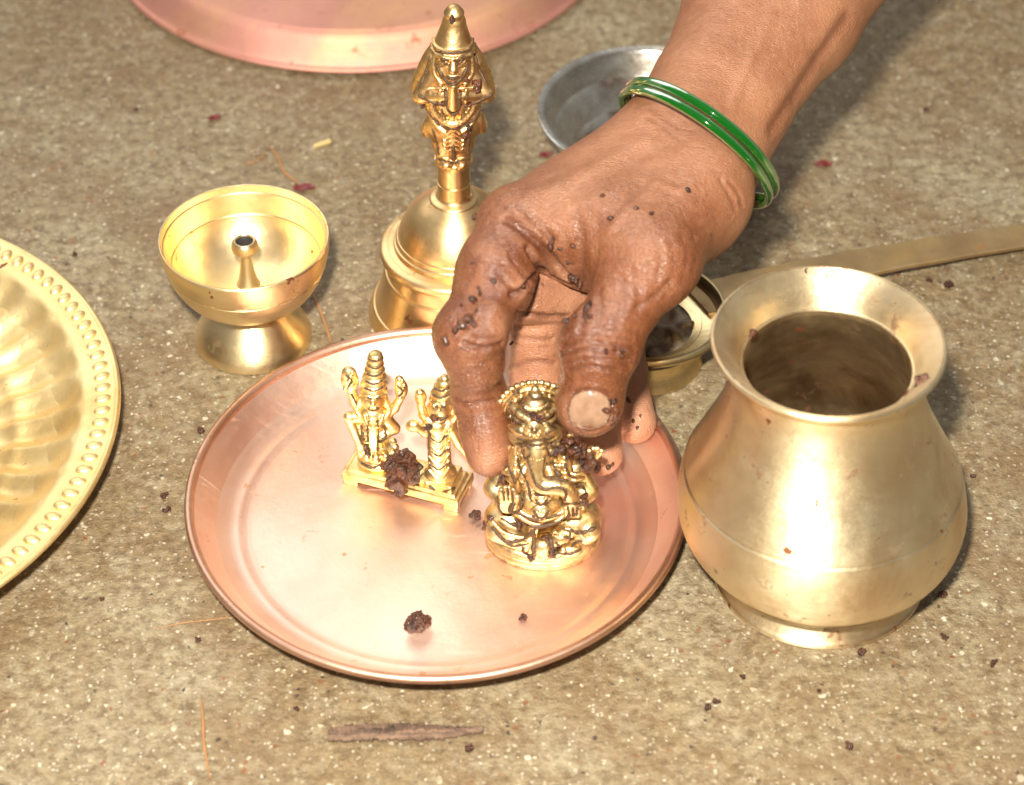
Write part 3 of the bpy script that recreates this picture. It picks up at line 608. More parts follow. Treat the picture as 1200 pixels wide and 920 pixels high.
# ------------------------------------------------------------------ pair of standing figures on one footed base
c0 = P(478, 567, 1.3); ang = math.radians(-20)
PF = c0
pr = empty('twin_figurine', PF); tag(pr, 'pair of small bright gold standing figures on one rectangular footed base', 'figurine')
ux = np.array([math.cos(ang), math.sin(ang), 0]); uy = np.array([-math.sin(ang), math.cos(ang), 0]); uz = np.array([0, 0, 1.])
R_ = np.stack([ux, uy, uz], 1)
bs = Sdf(.4)
bs.box(c0+uz*3.3, (18.2, 6.6, 1.3), .4, R_); bs.box(c0+uz*4.9, (16.8, 5.4, .6), .3, R_)
for sx in (-1, 1):
    for sy in (-1, 1): bs.box(c0+ux*sx*15.6+uy*sy*5.2+uz*1.2, (2.3, 1.2, 1.2), .4, R_, .8)
bs.obj('base', M['idol2'], pr, .25, 0, origin=PF)
A0 = c0-ux*9.6+uy*.6; A1 = c0+ux*10.2+uy*.3
def LA(px, py, yo=0.): return PY(px, py, A0[1]+yo)
def LB(px, py, yo=0.): return PY(px, py, A1[1]+yo)
f1 = Sdf(.6)
f1.ell(A0+uz*6.4, (6.0, 5.2, 2.2)); f1.ell(A0+uz*8.6, (4.8, 4.2, 1.7)); f1.ell(A0+uz*10.8, (5.8, 5.0, 2.0))
for a in np.linspace(0, 6.28, 13)[:-1]: f1.ell(A0+np.array([5.2*math.cos(a), 4.6*math.sin(a), 11.0]), (1.3, 1.3, 1.5), k=.3)
f1.cap(LA(429, 531), LA(430, 505), 2.1, 2.4); f1.cap(LA(445, 531), LA(445, 505), 2.1, 2.4); f1.ell(LA(437, 500), (4.6, 3.3, 3.6)); f1.cap(LA(437, 497), LA(437, 484), 3.2, 4.2)
f1.box(LA(437, 512, -3.2), (1.4, .8, 5.6), .4)
for i in range(3): f1.chain([LA(434.5+i*2.6, 492, -4.1), LA(434.5+i*2.6, 530, -3.4)], .35, .1)
f1.cap(LA(425, 487), LA(448, 487), 2.4)                                               # shoulders
f1.cap(LA(424, 488), LA(416, 470, .6), 1.7, 1.5); f1.cap(LA(416, 470, .6), LA(411, 455, 0), 1.5, 1.3); f1.ell(LA(410, 446, 0), (2.6, 1.6, 3.9)); f1.ell(LA(409, 437, 0), (2.1, 1.5, 2.1))
f1.cap(LA(450, 488), LA(462, 478, .6), 1.7, 1.5); f1.cap(LA(462, 478, .6), LA(469, 466, 0), 1.5, 1.3); f1.ell(LA(470, 456, 0), (2.0, 1.6, 3.6)); f1.ell(LA(468, 446, 0), (1.3, 1.2, 1.8))
for i in range(5): f1.ell(LA(409+rng.integers(-4, 5), 436+i*5, -1.6), .8, k=.2); f1.ell(LA(470+rng.integers(-3, 4), 446+i*5, -1.5), .7, k=.2)
f1.cap(LA(423, 488, -.5), LA(409, 489, -1), 1.7, 1.5); f1.cap(LA(409, 489, -1), LA(421, 518, -1.6), 1.6, 1.3); f1.ell(LA(423, 522, -1.8), (1.7, 1.3, 2.0))
f1.cap(LA(451, 489, -.5), LA(462, 502, -1), 1.8, 1.8); f1.cap(LA(462, 502, -1), LA(448, 512, -3), 1.6, 1.2)
f1.chain([LA(427, 486, -3), LA(430, 496, -4.4), LA(437, 502, -4.8), LA(445, 496, -4.4), LA(449, 486, -3)], .55, .15, 4)
for i in range(4): f1.chain([LA(425, 496+i*6, -2.4), LA(428, 500+i*6, -3.6), LA(432, 500+i*6, -3.8)], .45, .12, 3)
fa = f1.obj('standing_figure', M['idol2'], pr, .25, 0, origin=PF)
h1_ = Sdf(.4)
h1_.ell(LA(437, 468, -.8), (3.4, 3.3, 4.0)); h1_.ell(LA(437, 473, -4), (.8, .9, .8), k=.2)
for sx in (-1, 1): h1_.ell(LA(437+sx*6, 466, -3.6), (.9, .6, .6), k=.1); h1_.ell(LA(437+sx*14, 470, -.4), (1.0, 1.2, 2.6), k=.2); h1_.chain([LA(437+sx*13, 465, -.6), LA(437+sx*19, 480, -.6), LA(437+sx*15, 488, -2)], .9, .3, 4)
h1_.chain([LA(434, 478, -4), LA(440, 478, -4)], .45, .1)
for i, (py, r0) in enumerate(((457, 4.0), (449, 3.9), (441, 3.5), (433, 3.0), (426, 2.6), (420, 2.4))): h1_.ell(LA(438+i*.4, py, -.4), (r0, r0*.9, 1.15), k=.25)
h1_.cap(LA(438, 455, -.4), LA(440, 420, -.4), 3.2, 1.9); h1_.ell(LA(440, 416, -.4), (2.1, 2.0, 1.0), k=.2)
h1_.obj('crowned_head', M['idol2'], fa, .24, 0, origin=PF)
f2 = Sdf(.6)
f2.box(A1+uz*6.2, (5.2, 4.8, 1.4), .5, R_); f2.ell(A1+uz*8.4, (4.6, 4.2, 1.9))
f2.cap(LB(517, 568), LB(514, 520), 3.6, 3.3); f2.cap(LB(514, 520), LB(512, 498), 3.2, 3.6); f2.cap(LB(505, 494), LB(526, 496), 2.3)
for i in range(7): f2.chain([LB(503, 503+i*8, -2.2), LB(511, 512+i*8, -3.6), LB(518, 511+i*8, -3.6), LB(526, 500+i*8, -2.4)], .38, .2, 4)
f2.cap(LB(503, 493), LB(496, 485), 1.7, 1.5); f2.cap(LB(496, 485), LB(493, 474), 1.4, 1.2); f2.ell(LB(493, 466), (1.7, 1.4, 2.6)); f2.ell(LB(492, 460), (1.2, 1.1, 1.2))
f2.cap(LB(504, 494, -1), LB(498, 506, -2), 1.7, 1.5); f2.cap(LB(498, 506, -2), LB(488, 500, -3.2), 1.5, 1.3); f2.ell(LB(484, 499, -3.4), (2.1, 1.5, 1.9))
f2.cap(LB(526, 496), LB(538, 520, 0), 1.8, 1.5); f2.cap(LB(538, 520, 0), LB(552, 538, -1), 1.4, 1.1); f2.ell(LB(555, 545, -1), (1.4, 1.2, 2.0))
f2.cap(LB(527, 495), LB(536, 482), 1.6, 1.4); f2.ell(LB(538, 474), (1.7, 1.4, 2.4))
for x_ in (511, 522): f2.ell(LB(x_, 574, -3.6), (1.4, 1.9, .9))
f2.chain([LB(500, 566, -3.4), LB(515, 573, -4.6), LB(532, 566, -3.4)], .6, .15, 4)
fb = f2.obj('standing_figure', M['idol2'], pr, .25, 0, origin=PF)
h2_ = Sdf(.4)
h2_.ell(LB(516, 478, -.8), (3.2, 3.1, 3.7)); h2_.ell(LB(514, 481, -4), (.7, .8, .7), k=.2)
for sx in (-1, 1): h2_.ell(LB(515+sx*5.5, 475, -3.5), (.85, .6, .6), k=.1); h2_.ell(LB(517+sx*13, 479, -.4), (1.0, 1.2, 2.2), k=.2)
for i, (py, r0) in enumerate(((467, 3.7), (460, 3.4), (453, 2.9), (447, 2.3))): h2_.ell(LB(518+i*.9, py, -.4), (r0, r0*.9, 1.1), k=.25)
h2_.cap(LB(518, 465, -.4), LB(521, 444, -.4), 3.0, 1.4)
h2_.beads([LB(505, 487, -2.8), LB(514, 494, -4.2), LB(525, 488, -2.8)], .6, 9, .15)
h2_.obj('crowned_head', M['idol2'], fb, .24, 0, origin=PF)
# ------------------------------------------------------------------ reaching right hand and forearm
WR = P(818, 168, 88); FA1 = P(908, 10, 100); FA2 = P(1003, -160, 122)
hs_ = Sdf(3)
MC = {'i': I(606, 264, 38), 'm': I(640, 292, 58), 'r': I(672, 318, 74), 'p': I(712, 330, 90)}
# forearm and wrist (wider across than deep, the broad side facing up)
ax_ = FA1-WR; ax_ /= np.linalg.norm(ax_); sd_ = np.cross(ax_, -FW); sd_ /= np.linalg.norm(sd_)
for q_, off, r0, r1 in ((-1, 6.5, 13.5, 17.5), (1, 5.5, 13.0, 16.5)):
    hs_.chain([WR-ax_*6+sd_*q_*off, WR+ax_*18+sd_*q_*(off+.5), FA1+sd_*q_*(off+2.5), FA2+sd_*q_*(off+6)], [r0-.5, r0, r1, r1+5], 8)
hs_.cap(WR+FW*4, FA1+FW*4, 13.5, 18, 8)
# metacarpals
hs_.cap(MC['i']+np.array([0, 2, -2]), WR+sd_*-7, 10.0, 13.0, 9); hs_.cap(MC['m'], WR+FW*4, 10, 13, 9); hs_.cap(MC['r'], WR+FW*8+sd_*3, 9.5, 12.5, 9); hs_.cap(MC['p'], WR+FW*10+sd_*6, 9, 12, 9)
# thumb
CM = I(824, 219, 52); TM = I(764, 303, 22); TI = I(703, 404, 3); TT = I(690, 474, -3.5)
hs_.cap(WR+sd_*3-ax_*12, CM, 12, 11.5, 7); hs_.cap(CM, TM, 11.8, 10.8, 9); hs_.cap(TM, TI, 10.6, 9.3, 5); hs_.cap(TI, TT, 9.6, 8.9, 4); hs_.ell(TI, (9.8, 9.4, 8), k=4)
hs_.ell(TT+np.array([.2, .5, .5]), (9.0, 8.0, 9.2), k=2)
hs_.ell(I(772, 308, 22), (10.4, 10.4, 10.4), k=6)
# first web: muscle between thumb and index metacarpals
hs_.cap(I(720, 262, 34), I(796, 238, 51), 10, 11.5, 12); hs_.cap(I(660, 262, 38), I(784, 208, 60), 9.5, 11.8, 12); hs_.cap(I(748, 305, 28), I(814, 250, 47), 9.5, 11, 10)
hs_.cap(I(690, 296, 36), I(745, 290, 32), 8, 9, 9); hs_.cap(I(648, 290, 40), I(700, 312, 36), 6.6, 6.6, 6)
# index finger
IP = I(549, 393, 9); IDp = I(562, 464, 9.5); IT = I(573.5, 533, 1)
hs_.cap(MC['i'], IP, 9.6, 8.6, 5); hs_.ell(I(578, 318, 25), (9.4, 9.4, 11), k=6); hs_.ell(MC['i'], (10.4, 10.2, 10.2), k=4); hs_.ell(IP, (8.9, 9.2, 8.4), k=4)
hs_.cap(IP, IDp, 8.0, 7.3, 4); hs_.cap(IDp, IT, 7.5, 5.9, 3); hs_.ell(I(570, 505, 4), (6.9, 6.9, 8.5), k=3); hs_.ell(IT+np.array([0, 0, 1]), (5.9, 6, 6.4), k=2)
hs_.ell(I(588, 340, 20), (6.2, 6.6, 7.5), k=7); hs_.ell(I(575, 378, 7), (4.2, 4.8, 6.0), k=6); hs_.ell(I(560, 430, 5), (6.8, 6.4, 6.2), k=4)
# middle finger, palm side seen between index and thumb
MP = I(627, 380, 37); MD = I(629, 442, 33); MT = I(640, 500, 24)
hs_.cap(I(702, 342, 48), I(618, 345, 35), 9.4, 8.6, 1.5); hs_.cap(MP, MD, 8.3, 7.6, 1.2); hs_.cap(MD, MT, 7.5, 6.6, 3); hs_.cap(MC['m'], I(606, 352, 42), 9, 8.5, 4)
# ring and little finger
RP = I(688, 400, 52); RD = I(694, 470, 36); RT_ = I(704, 532, 19)
hs_.cap(MC['r'], RP, 9, 8.6, 4); hs_.cap(RP, RD, 8.3, 7.8, 3); hs_.cap(RD, RT_, 7.6, 6.4, 3)
LP = I(724, 392, 66); LD = I(728, 440, 50); LT = I(744, 494, 34)
hs_.cap(MC['p'], LP, 8.6, 8, 4); hs_.cap(LP, LD, 7.8, 7.4, 3); hs_.cap(LD, LT, 7.4, 6.4, 3)
HV, HQ = hs_.mesh(.62, 2)
HN = normals_v(HV, HQ)
def on_hand(px, py):
    """first point of the hand's surface met along a line of sight"""
    d = ray(px, py); d = d/np.linalg.norm(d); t = np.arange(520, 900, .3); p = CAM+d*t[:, None]
    i = np.round((p-hs_.lo)/hs_.h).astype(int); ok = ((i >= 0) & (i < np.array(hs_.D.shape))).all(1); v = np.full(len(t), 9.)
    v[ok] = hs_.D[i[ok, 0], i[ok, 1], i[ok, 2]]; k = np.argmax(v < 0)
    return p[k] if (v < 0).any() else None
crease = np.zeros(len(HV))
CR = [([(612, 240), (680, 205), (752, 165)], 3.0, -.55), ([(640, 262), (715, 225), (775, 185)], 3.0, -.35), ([(715, 268), (745, 235), (770, 215), (800, 175)], 1.5, -.4), ([(770, 215), (800, 222), (830, 205)], 1.4, -.35), ([(860, 120), (880, 70), (905, 20)], 1.8, -.35),
    # (polyline in photo positions, width, depth)
    ([(532, 468), (545, 473), (570, 471), (594, 465)], .7, .75), ([(545, 402), (565, 408), (588, 402)], .8, 1.0), ([(552, 396), (580, 396)], .7, .4), ([(538, 436), (575, 432)], .6, .3), ([(530, 452), (555, 456), (590, 450)], .6, .3),
    ([(598, 300), (610, 318), (622, 330)], .8, .45), ([(582, 318), (596, 334), (604, 346)], .8, .6), ([(598, 346), (612, 340), (630, 318), (632, 312)], 1.0, 1.6),
    ([(596, 258), (620, 276), (642, 298), (662, 320), (678, 336)], 1.3, 1.7), ([(618, 292), (632, 314), (650, 325), (678, 338)], 1.0, 1.6), ([(640, 300), (648, 312), (650, 322)], .7, .35),
    ([(608, 240), (630, 262), (648, 280)], 1.2, .6), ([(676, 250), (684, 290), (680, 340)], 1.6, .45), ([(700, 255), (700, 300), (690, 350)], 1.6, .2),
    ([(690, 330), (686, 360), (680, 390)], 1.2, .5), ([(702, 340), (702, 370), (696, 395)], 1.2, .4),
    ([(660, 404), (685, 400), (715, 404), (742, 408)], .8, .9), ([(660, 414), (690, 409), (720, 413), (740, 418)], .8, .8), ([(662, 424), (692, 420), (722, 423), (738, 428)], .7, .6), ([(664, 434), (695, 430), (722, 434)], .7, .5), ([(664, 396), (690, 391), (740, 398)], .7, .5),
    ([(742, 362), (760, 352), (775, 340), (784, 330)], .9, .5), ([(784, 280), (790, 305), (786, 335), (778, 348)], .9, .22), ([(798, 275), (806, 300), (800, 328)], .9, .2), ([(814, 275), (818, 295), (812, 318)], .9, .15), ([(770, 285), (774, 305), (770, 330)], .9, .25),
    ([(728, 330), (732, 350), (724, 370), (708, 385)], 1.0, .35), ([(740, 318), (750, 340), (748, 365)], 1.0, .25),
    ([(856, 214), (866, 228), (870, 240)], .8, .45), ([(844, 210), (856, 230), (862, 246)], .8, .4),
    ([(596, 392), (620, 398), (655, 398)], .8, .5), ([(600, 430), (625, 424), (656, 426)], .8, .6), ([(606, 366), (630, 370), (672, 372)], 1.0, 1.0),
    ([(905, 150), (950, 80), (992, 20)], 2.2, .7), ([(762, 128), (795, 150)], .8, .3), ([(758, 136), (800, 165)], .8, .3)]
for a in range(9):   # fine wrinkles over the thumb joint and wrist
    x = 664+rng.random()*60; y = 385+rng.random()*60; CR.append(([(x, y), (x+12+rng.random()*14, y-2+rng.random()*4)], .55, .3))
for a in range(26):
    x = 690+rng.random()*130; y = 200+rng.random()*110; CR.append(([(x, y), (x+3+rng.random()*8, y+14+rng.random()*12)], .7, .08))
for a in range(16):
    x = 560+rng.random()*50; y = 250+rng.random()*60; CR.append(([(x, y), (x+10+rng.random()*12, y-6+rng.random()*12)], .6, .25))
for a in range(70):  # criss-cross lines on index, thumb and folded fingers
    x, y, ln_ = [(520+rng.random()*70, 300+rng.random()*230, 8), (655+rng.random()*80, 350+rng.random()*100, 12), (600+rng.random()*60, 340+rng.random()*90, 10)][a % 3]
    th = rng.normal(.15 if a % 2 else 1.5, .35); CR.append(([(x, y), (x+math.cos(th)*ln_*(.6+rng.random()), y+math.sin(th)*ln_*(.6+rng.random()))], .45, .22))
for a in range(40):
    x, y = 640+rng.random()*170, 185+rng.random()*130; th = rng.normal(1.1, .25); CR.append(([(x, y), (x+math.cos(th)*14, y+math.sin(th)*14)], .5, .08))
for pl_, wd, dp in CR:
    q_ = np.array(pl_, float); q_ = catmull(q_, 5) if len(q_) > 2 else np.linspace(q_[0], q_[1], 5)
    p3 = [p for p in (on_hand(*u) for u in q_) if p is not None]
    p3 = [p3[0]]+[b_ for a_, b_ in zip(p3[:-1], p3[1:]) if np.linalg.norm(b_-a_) < 9] if p3 else []
    if len(p3) < 2: continue
    p3 = np.array(p3); lo_, hi_ = p3.min(0)-5, p3.max(0)+5; m = ((HV > lo_) & (HV < hi_)).all(1); sub = HV[m]
    g_ = np.exp(-(seg_dist(sub, p3)/wd)**2); g2 = np.exp(-(seg_dist(sub, p3)/(wd*2.4))**2)
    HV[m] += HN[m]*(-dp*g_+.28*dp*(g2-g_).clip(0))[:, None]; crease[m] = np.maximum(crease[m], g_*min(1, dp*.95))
# thumb nail bed
NC = (691, 481)
def nail_uv(u, v): return NC[0]+u*25.5+v*-2, NC[1]+v*23.5+u*1.0
nail_ring = [on_hand(*nail_uv(math.copysign(abs(math.cos(a))**.78, math.cos(a)), math.copysign(abs(math.sin(a))**.78, math.sin(a)))) for a in np.linspace(0, 2*math.pi, 40)]
nr = np.array([p for p in nail_ring if p is not None]); dn = seg_dist(HV, nr)
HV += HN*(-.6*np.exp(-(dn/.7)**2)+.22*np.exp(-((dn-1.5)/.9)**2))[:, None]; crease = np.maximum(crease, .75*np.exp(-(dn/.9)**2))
# soft unevenness, tendons
HV += HN*(vnoise(HV, 14, 1)*.25+vnoise(HV, 5, 2)*.09+vnoise(HV, 2.2, 3)*.04)[:, None]
def blob(*cs):
    o_ = np.zeros(len(HV))
    for (p, r_) in cs: o_ = np.maximum(o_, np.clip(1.25-np.linalg.norm(HV-p, axis=1)/r_, 0, 1))
    return o_
palm = np.maximum(blob((LT, 13), (LD, 12), (RT_, 13), (RD, 12), (MT, 10), (I(650, 350, 36), 13), (I(690, 352, 44), 13)), .75*blob((I(575, 545, -6), 9), (MD, 13), (MP, 11), (I(660, 315, 30), 8), (I(615, 335, 14), 6), (I(598, 385, 2), 6)))
paste = np.maximum(blob((TI, 30), (TT, 18), (TM+np.array([-4, 0, -8]), 22), (IP, 23), (I(588, 322, 20), 20), (IDp, 18)), .7*blob((MC['i'], 22), (I(690, 320, 30), 24), (I(740, 290, 28), 24), (IT, 18), (I(800, 290, 24), 18)))
paste = np.clip(paste*(1-.9*palm), 0, 1)
pers = empty('person', (WR[0], WR[1], 0)); tag(pers, "right hand and forearm reaching in from the top right, fingers stained with brown syrup", 'person')
me = np_mesh('hand_and_forearm', HV, HQ, (WR[0], WR[1], 0))
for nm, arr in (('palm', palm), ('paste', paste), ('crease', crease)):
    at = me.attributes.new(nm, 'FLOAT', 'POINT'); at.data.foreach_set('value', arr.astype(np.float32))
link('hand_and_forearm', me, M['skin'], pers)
# nail plate laid on the thumb
nu, nv = 26, 26; V = []; Q = []
for j in range(nv+1):
    for i in range(nu+1):
        u, v = -1+2*i/nu, -1+2*j/nv
        su, sv = u*math.sqrt(1-v*v*.42), v*math.sqrt(1-u*u*.46)     # rounded square
        p = on_hand(*nail_uv(su*.98, sv*.98)); e_ = max(abs(u), abs(v))
        V.append(p-FW*(.65*(1-e_**6)+.02) if p is not None else CAM)
V = np.array(V)
for _ in range(6):
    g_ = V.reshape(nv+1, nu+1, 3).copy(); g_[1:-1, 1:-1] = .2*(g_[1:-1, 1:-1]+g_[:-2, 1:-1]+g_[2:, 1:-1]+g_[1:-1, :-2]+g_[1:-1, 2:]); V = g_.reshape(-1, 3)
ids = np.arange((nu+1)*(nv+1)).reshape(nv+1, nu+1)
Q = np.stack([ids[:-1, :-1], ids[1:, :-1], ids[1:, 1:], ids[:-1, 1:]], -1).reshape(-1, 4)
nl = link('thumb_nail', np_mesh('thumb_nail', V, Q, (WR[0], WR[1], 0)), M['nail'], pers); nl['label'] = 'pale worn thumb nail'
so = nl.modifiers.new('thickness', 'SOLIDIFY'); so.thickness = .0005; so.offset = -1
# blobs of syrup sitting on the skin
ps = Sdf(1.0)
for (px, py, r_) in ((553, 246, 1.2), (556, 256, 1.0), (530, 392, 1.6), (524, 402, 1.3), (519, 396, 1.1), (560, 352, 1.3), (548, 372, 1.8), (544, 380, 1.5), (556, 366, 1.5), (562, 345, 1.0), (577, 330, 1.0), (648, 282, 1.4), (655, 287, 1.1), (670, 285, 1.1), (676, 322, 1.4), (680, 330, 1.1),
                     (684, 352, 1.5), (688, 362, 1.4), (690, 373, 1.2), (662, 300, 1.2), (668, 308, 1.2), (705, 478, 1.3), (720, 482, 1.6), (722, 490, 1.5), (719, 474, 1.2), (712, 408, 1.1), (724, 412, 1.1), (730, 420, .9), (745, 500, 1.0), (738, 470, .8), (750, 488, .7), (712, 545, 1.0), (690, 380, 1.0), (672, 372, 1.2), (665, 378, 1.0), (603, 402, .8), (640, 330, .5), (645, 336, .45), (708, 230, .7), (770, 246, .9), (764, 252, .7), (716, 255, .8), (808, 224, 1.1), (812, 228, .9), (745, 245, .6), (612, 335, .7), (538, 360, .9)):
    p = on_hand(px, py)
    if p is None: continue
    for _ in range(3): ps.ell(p+rng.normal(0, r_*.6, 3)+FW*r_*.42, r_*(.35+.5*rng.random(3)))
ps.obj('syrup_residue', M['lump'], pers, .25, 1, origin=(WR[0], WR[1], 0))['kind'] = 'stuff'
# ------------------------------------------------------------------ two green glass bangles
bc = P(818, 169, 88.5)
for k_, (sh_, R0, tl, lab) in enumerate(((-1.4, 25.2, .0, 'green glass bangle nearer the fingers of the two on the wrist'), (1.5, 25.3, .015, 'green glass bangle nearer the elbow of the two on the wrist'))):
    axb = RT*.60+UP*.80+FW*(.17+tl); axb /= np.linalg.norm(axb)
    u = -FW-axb*(-FW@axb); u /= np.linalg.norm(u); v = np.cross(axb, u); cb_ = bc+axb*sh_; V = []; Q = []; ns, nm = 128, 14
    for i in range(ns):
        a = 2*math.pi*i/ns; d = u*math.cos(a)+v*math.sin(a)
        for j in range(nm):
            b_ = 2*math.pi*j/nm; V.append(cb_+d*(R0+1.25*math.cos(b_))+axb*1.4*math.sin(b_))
    for i in range(ns):
        for j in range(nm): Q.append((i*nm+j, i*nm+(j+1) % nm, ((i+1) % ns)*nm+(j+1) % nm, ((i+1) % ns)*nm+j))
    o = link('bangle', np_mesh('bangle', np.array(V), np.array(Q), cb_), M['glass'], None, cb_); tag(o, lab, 'bangle', 'green bangles on the wrist')
# ------------------------------------------------------------------ syrup lumps, crumbs, litter
def lump(name, p, size, seed, mat, label, cat, group=None, h=.3, flat=.75):
    r_ = np.random.default_rng(seed); s_ = Sdf(size*.12); size *= .5
    for i in range(9): s_.ell(np.array([0, 0, size*flat])+r_.normal(0, .36, 3)*size*np.array([1, 1, flat*.8]), size*(.30+.35*r_.random(3)), rotm(*(r_.random(3)*6)))
    V, Q = s_.mesh(h, 0); N = normals_v(V, Q)
    V = V+N*(vnoise(V, size*.42, seed)*size*.22+vnoise(V, size*.17, seed+1)*size*.17)[:, None]
    V[:, 2] -= V[:, 2].min()
    return tag(link(name, np_mesh(name, V+p, Q, p, smooth=True), mat, None, p), label, cat, group)
pp = P(474, 566, 5.6)
lump('syrup_lump', pp, 12.6, 11, M['lump'], 'large dark brown sticky lump leaning between the two small standing figures', 'lump', None, .28, 1.0)
lump('syrup_lump', P(489, 738, 1.35), 7.0, 5, M['lump'], 'small dark brown lump alone on the front of the copper plate', 'lump', None, .25, .8)
lump('crumb', P(557, 609, 1.35), 3.4, 6, M['lump'], 'brown crumb on the plate between the two figurines', 'crumb', None, .15)
lump('crumb', P(613, 726, 1.35), 2.0, 8, M['lump'], 'tiny brown crumb on the plate below the elephant figurine', 'crumb', None, .12)
for i, (px, py, sz, lab) in enumerate((
    (88, 300, 2.2, 'dark crumb on the floor just right of the embossed tray, upper of the edge'), (235, 507, 2.4, 'dark crumb on the floor left of the copper plate, below the oil lamp'),
    (193, 583, 2.0, 'upper of two close dark crumbs between tray and copper plate'), (197, 599, 1.8, 'lower of two close dark crumbs between tray and copper plate'),
    (120, 703, 1.4, 'tiny dark crumb on the floor below the embossed tray'), (839, 824, 2.2, 'black crumb of a close pair on the floor below the pot'),
    (830, 831, 1.6, 'smaller reddish crumb of a close pair on the floor below the pot'), (1009, 767, 2.2, 'brown crumb touching the right front of the pot foot'),
    (1106, 749, 2.0, 'black crumb on the floor right of the pot foot'), (1164, 780, 1.9, 'red crumb nearest the right edge below the pot'),
    (1103, 700, 2.4, 'brown crumb in the shade right of the pot belly'), (995, 877, 2.4, 'brown crumb near the bottom edge below the pot'),
    (551, 880, 2.4, 'dark red crumb just below the right end of the bark splinter'), (347, 833, 1.6, 'tiny dark crumb above the left end of the bark splinter'),
    (1112, 337, 3.0, 'larger of two brown crumbs right of the pot mouth'), (1088, 330, 2.0, 'smaller of two brown crumbs right of the pot mouth'),
    (960, 811, 1.4, 'tiny crumb on the floor straight below the pot foot'), (870, 795, 1.6, 'tiny crumb left below the pot foot'),
    (232, 752, 1.6, 'tiny crumb beside the straw fibre left of the plate'), (697, 866, 1.3, 'tiny crumb on the floor right of the bark splinter'),
    (1140, 560, 1.5, 'tiny crumb on the floor right of the pot shoulder'), (160, 130, 1.6, 'tiny dark crumb on the floor in the upper left'), (1085, 130, 1.8, 'tiny dark crumb on the floor in the upper right'))):
    lump('crumb', P(px, py, .05), sz, 20+i, M['lump'], lab, 'crumb', 'crumbs on the floor', .12+.03*(sz > 2))
def petal(px, py, L, W, rot, label, seed):
    c = P(px, py, .4); r_ = np.random.default_rng(seed); V = []; Q = []; nx, ny = 12, 6
    for i in range(nx+1):
        for j in range(ny+1):
            u, v = i/nx, j/ny*2-1; w_ = W*.5*math.sin(math.pi*(u*.9+.07))**.7
            x, y, z = (u-.5)*L, v*w_, .25+abs(v)**2*.22*W+.5*math.sin(u*4+seed)**2
            V.append((c[0]+x*math.cos(rot)-y*math.sin(rot), c[1]+x*math.sin(rot)+y*math.cos(rot), z))
    for i in range(nx):
        for j in range(ny): a = i*(ny+1)+j; Q.append((a, a+ny+1, a+ny+2, a+1))
    o = link('petal_scrap', np_mesh('petal_scrap', np.array(V), np.array(Q), c), M['petal'], None, c); m_ = o.modifiers.new('t', 'SOLIDIFY'); m_.thickness = .0003
    tag(o, label, 'petal')
petal(252, 139, 4.5, 3, .5, 'dark red petal scrap left of the bell crown on bare floor', 1); petal(356, 221, 7, 3.5, .15, 'dark red petal scrap touching the fibre behind the oil lamp', 2)
petal(965, 193, 6, 3, .05, 'red petal scrap on the floor right of the bangles', 3); petal(640, 182, 5, 2.5, .3, 'red petal scrap beside the steel bowl', 4)
def strand(pts, r, label, mat='fibre', cat='fibre'):
    p3 = catmull([P(x, y, z) for x, y, z in pts], 8); V = []; Q = []; nm = 6
    for i, p in enumerate(p3):
        d = p3[min(i+1, len(p3)-1)]-p3[max(i-1, 0)]; d /= np.linalg.norm(d); u = np.cross(d, [0, 0, 1]); u /= np.linalg.norm(u); v = np.cross(d, u); rr = r*(1-.6*abs(2*i/(len(p3)-1)-1)**3)
        for j in range(nm): a = 2*math.pi*j/nm; V.append(p+(u*math.cos(a)+v*math.sin(a)*.7)*rr)
    for i in range(len(p3)-1):
        for j in range(nm): Q.append((i*nm+j, i*nm+(j+1) % nm, (i+1)*nm+(j+1) % nm, (i+1)*nm+j))
    o = link('fibre_strand', np_mesh('fibre_strand', np.array(V), np.array(Q), p3[0]), M[mat], None, p3[0]); tag(o, label, cat)
strand([(236, 820, .5), (238, 845, .9), (239, 870, .6), (246, 912, .5)], .42, 'thin orange dry fibre at the bottom left of the floor')
strand([(182, 737, .4), (215, 730, .8), (250, 726, .5), (282, 722, .5)], .22, 'thin straw fibre touching the left front of the copper plate')
strand([(316, 172, .6), (326, 184, .8), (334, 202, .6), (352, 216, .6)], .55, 'brown curled fibre behind the oil lamp')
strand([(362, 335, .4), (374, 360, .7), (384, 388, .5), (388, 402, .4)], .4, 'short brown fibre between oil lamp and copper plate')
strand([(287, 233-40, .4), (300, 188, .5), (312, 180, .4)], .3, 'faint orange fibre left of the curled brown one')
gp = P(377, 169, .9); gs = Sdf(.5); gs.cap(gp+np.array([-2.2, -1.0, 0]), gp+np.array([2.4, 1.2, .3]), .8, 1.0); V, Q = gs.mesh(.15, 1)
tag(link('husk_grain', np_mesh('husk_grain', V, Q, gp), M['straw'], None, gp), 'pale straw coloured grain husk between oil lamp and bell', 'grain')
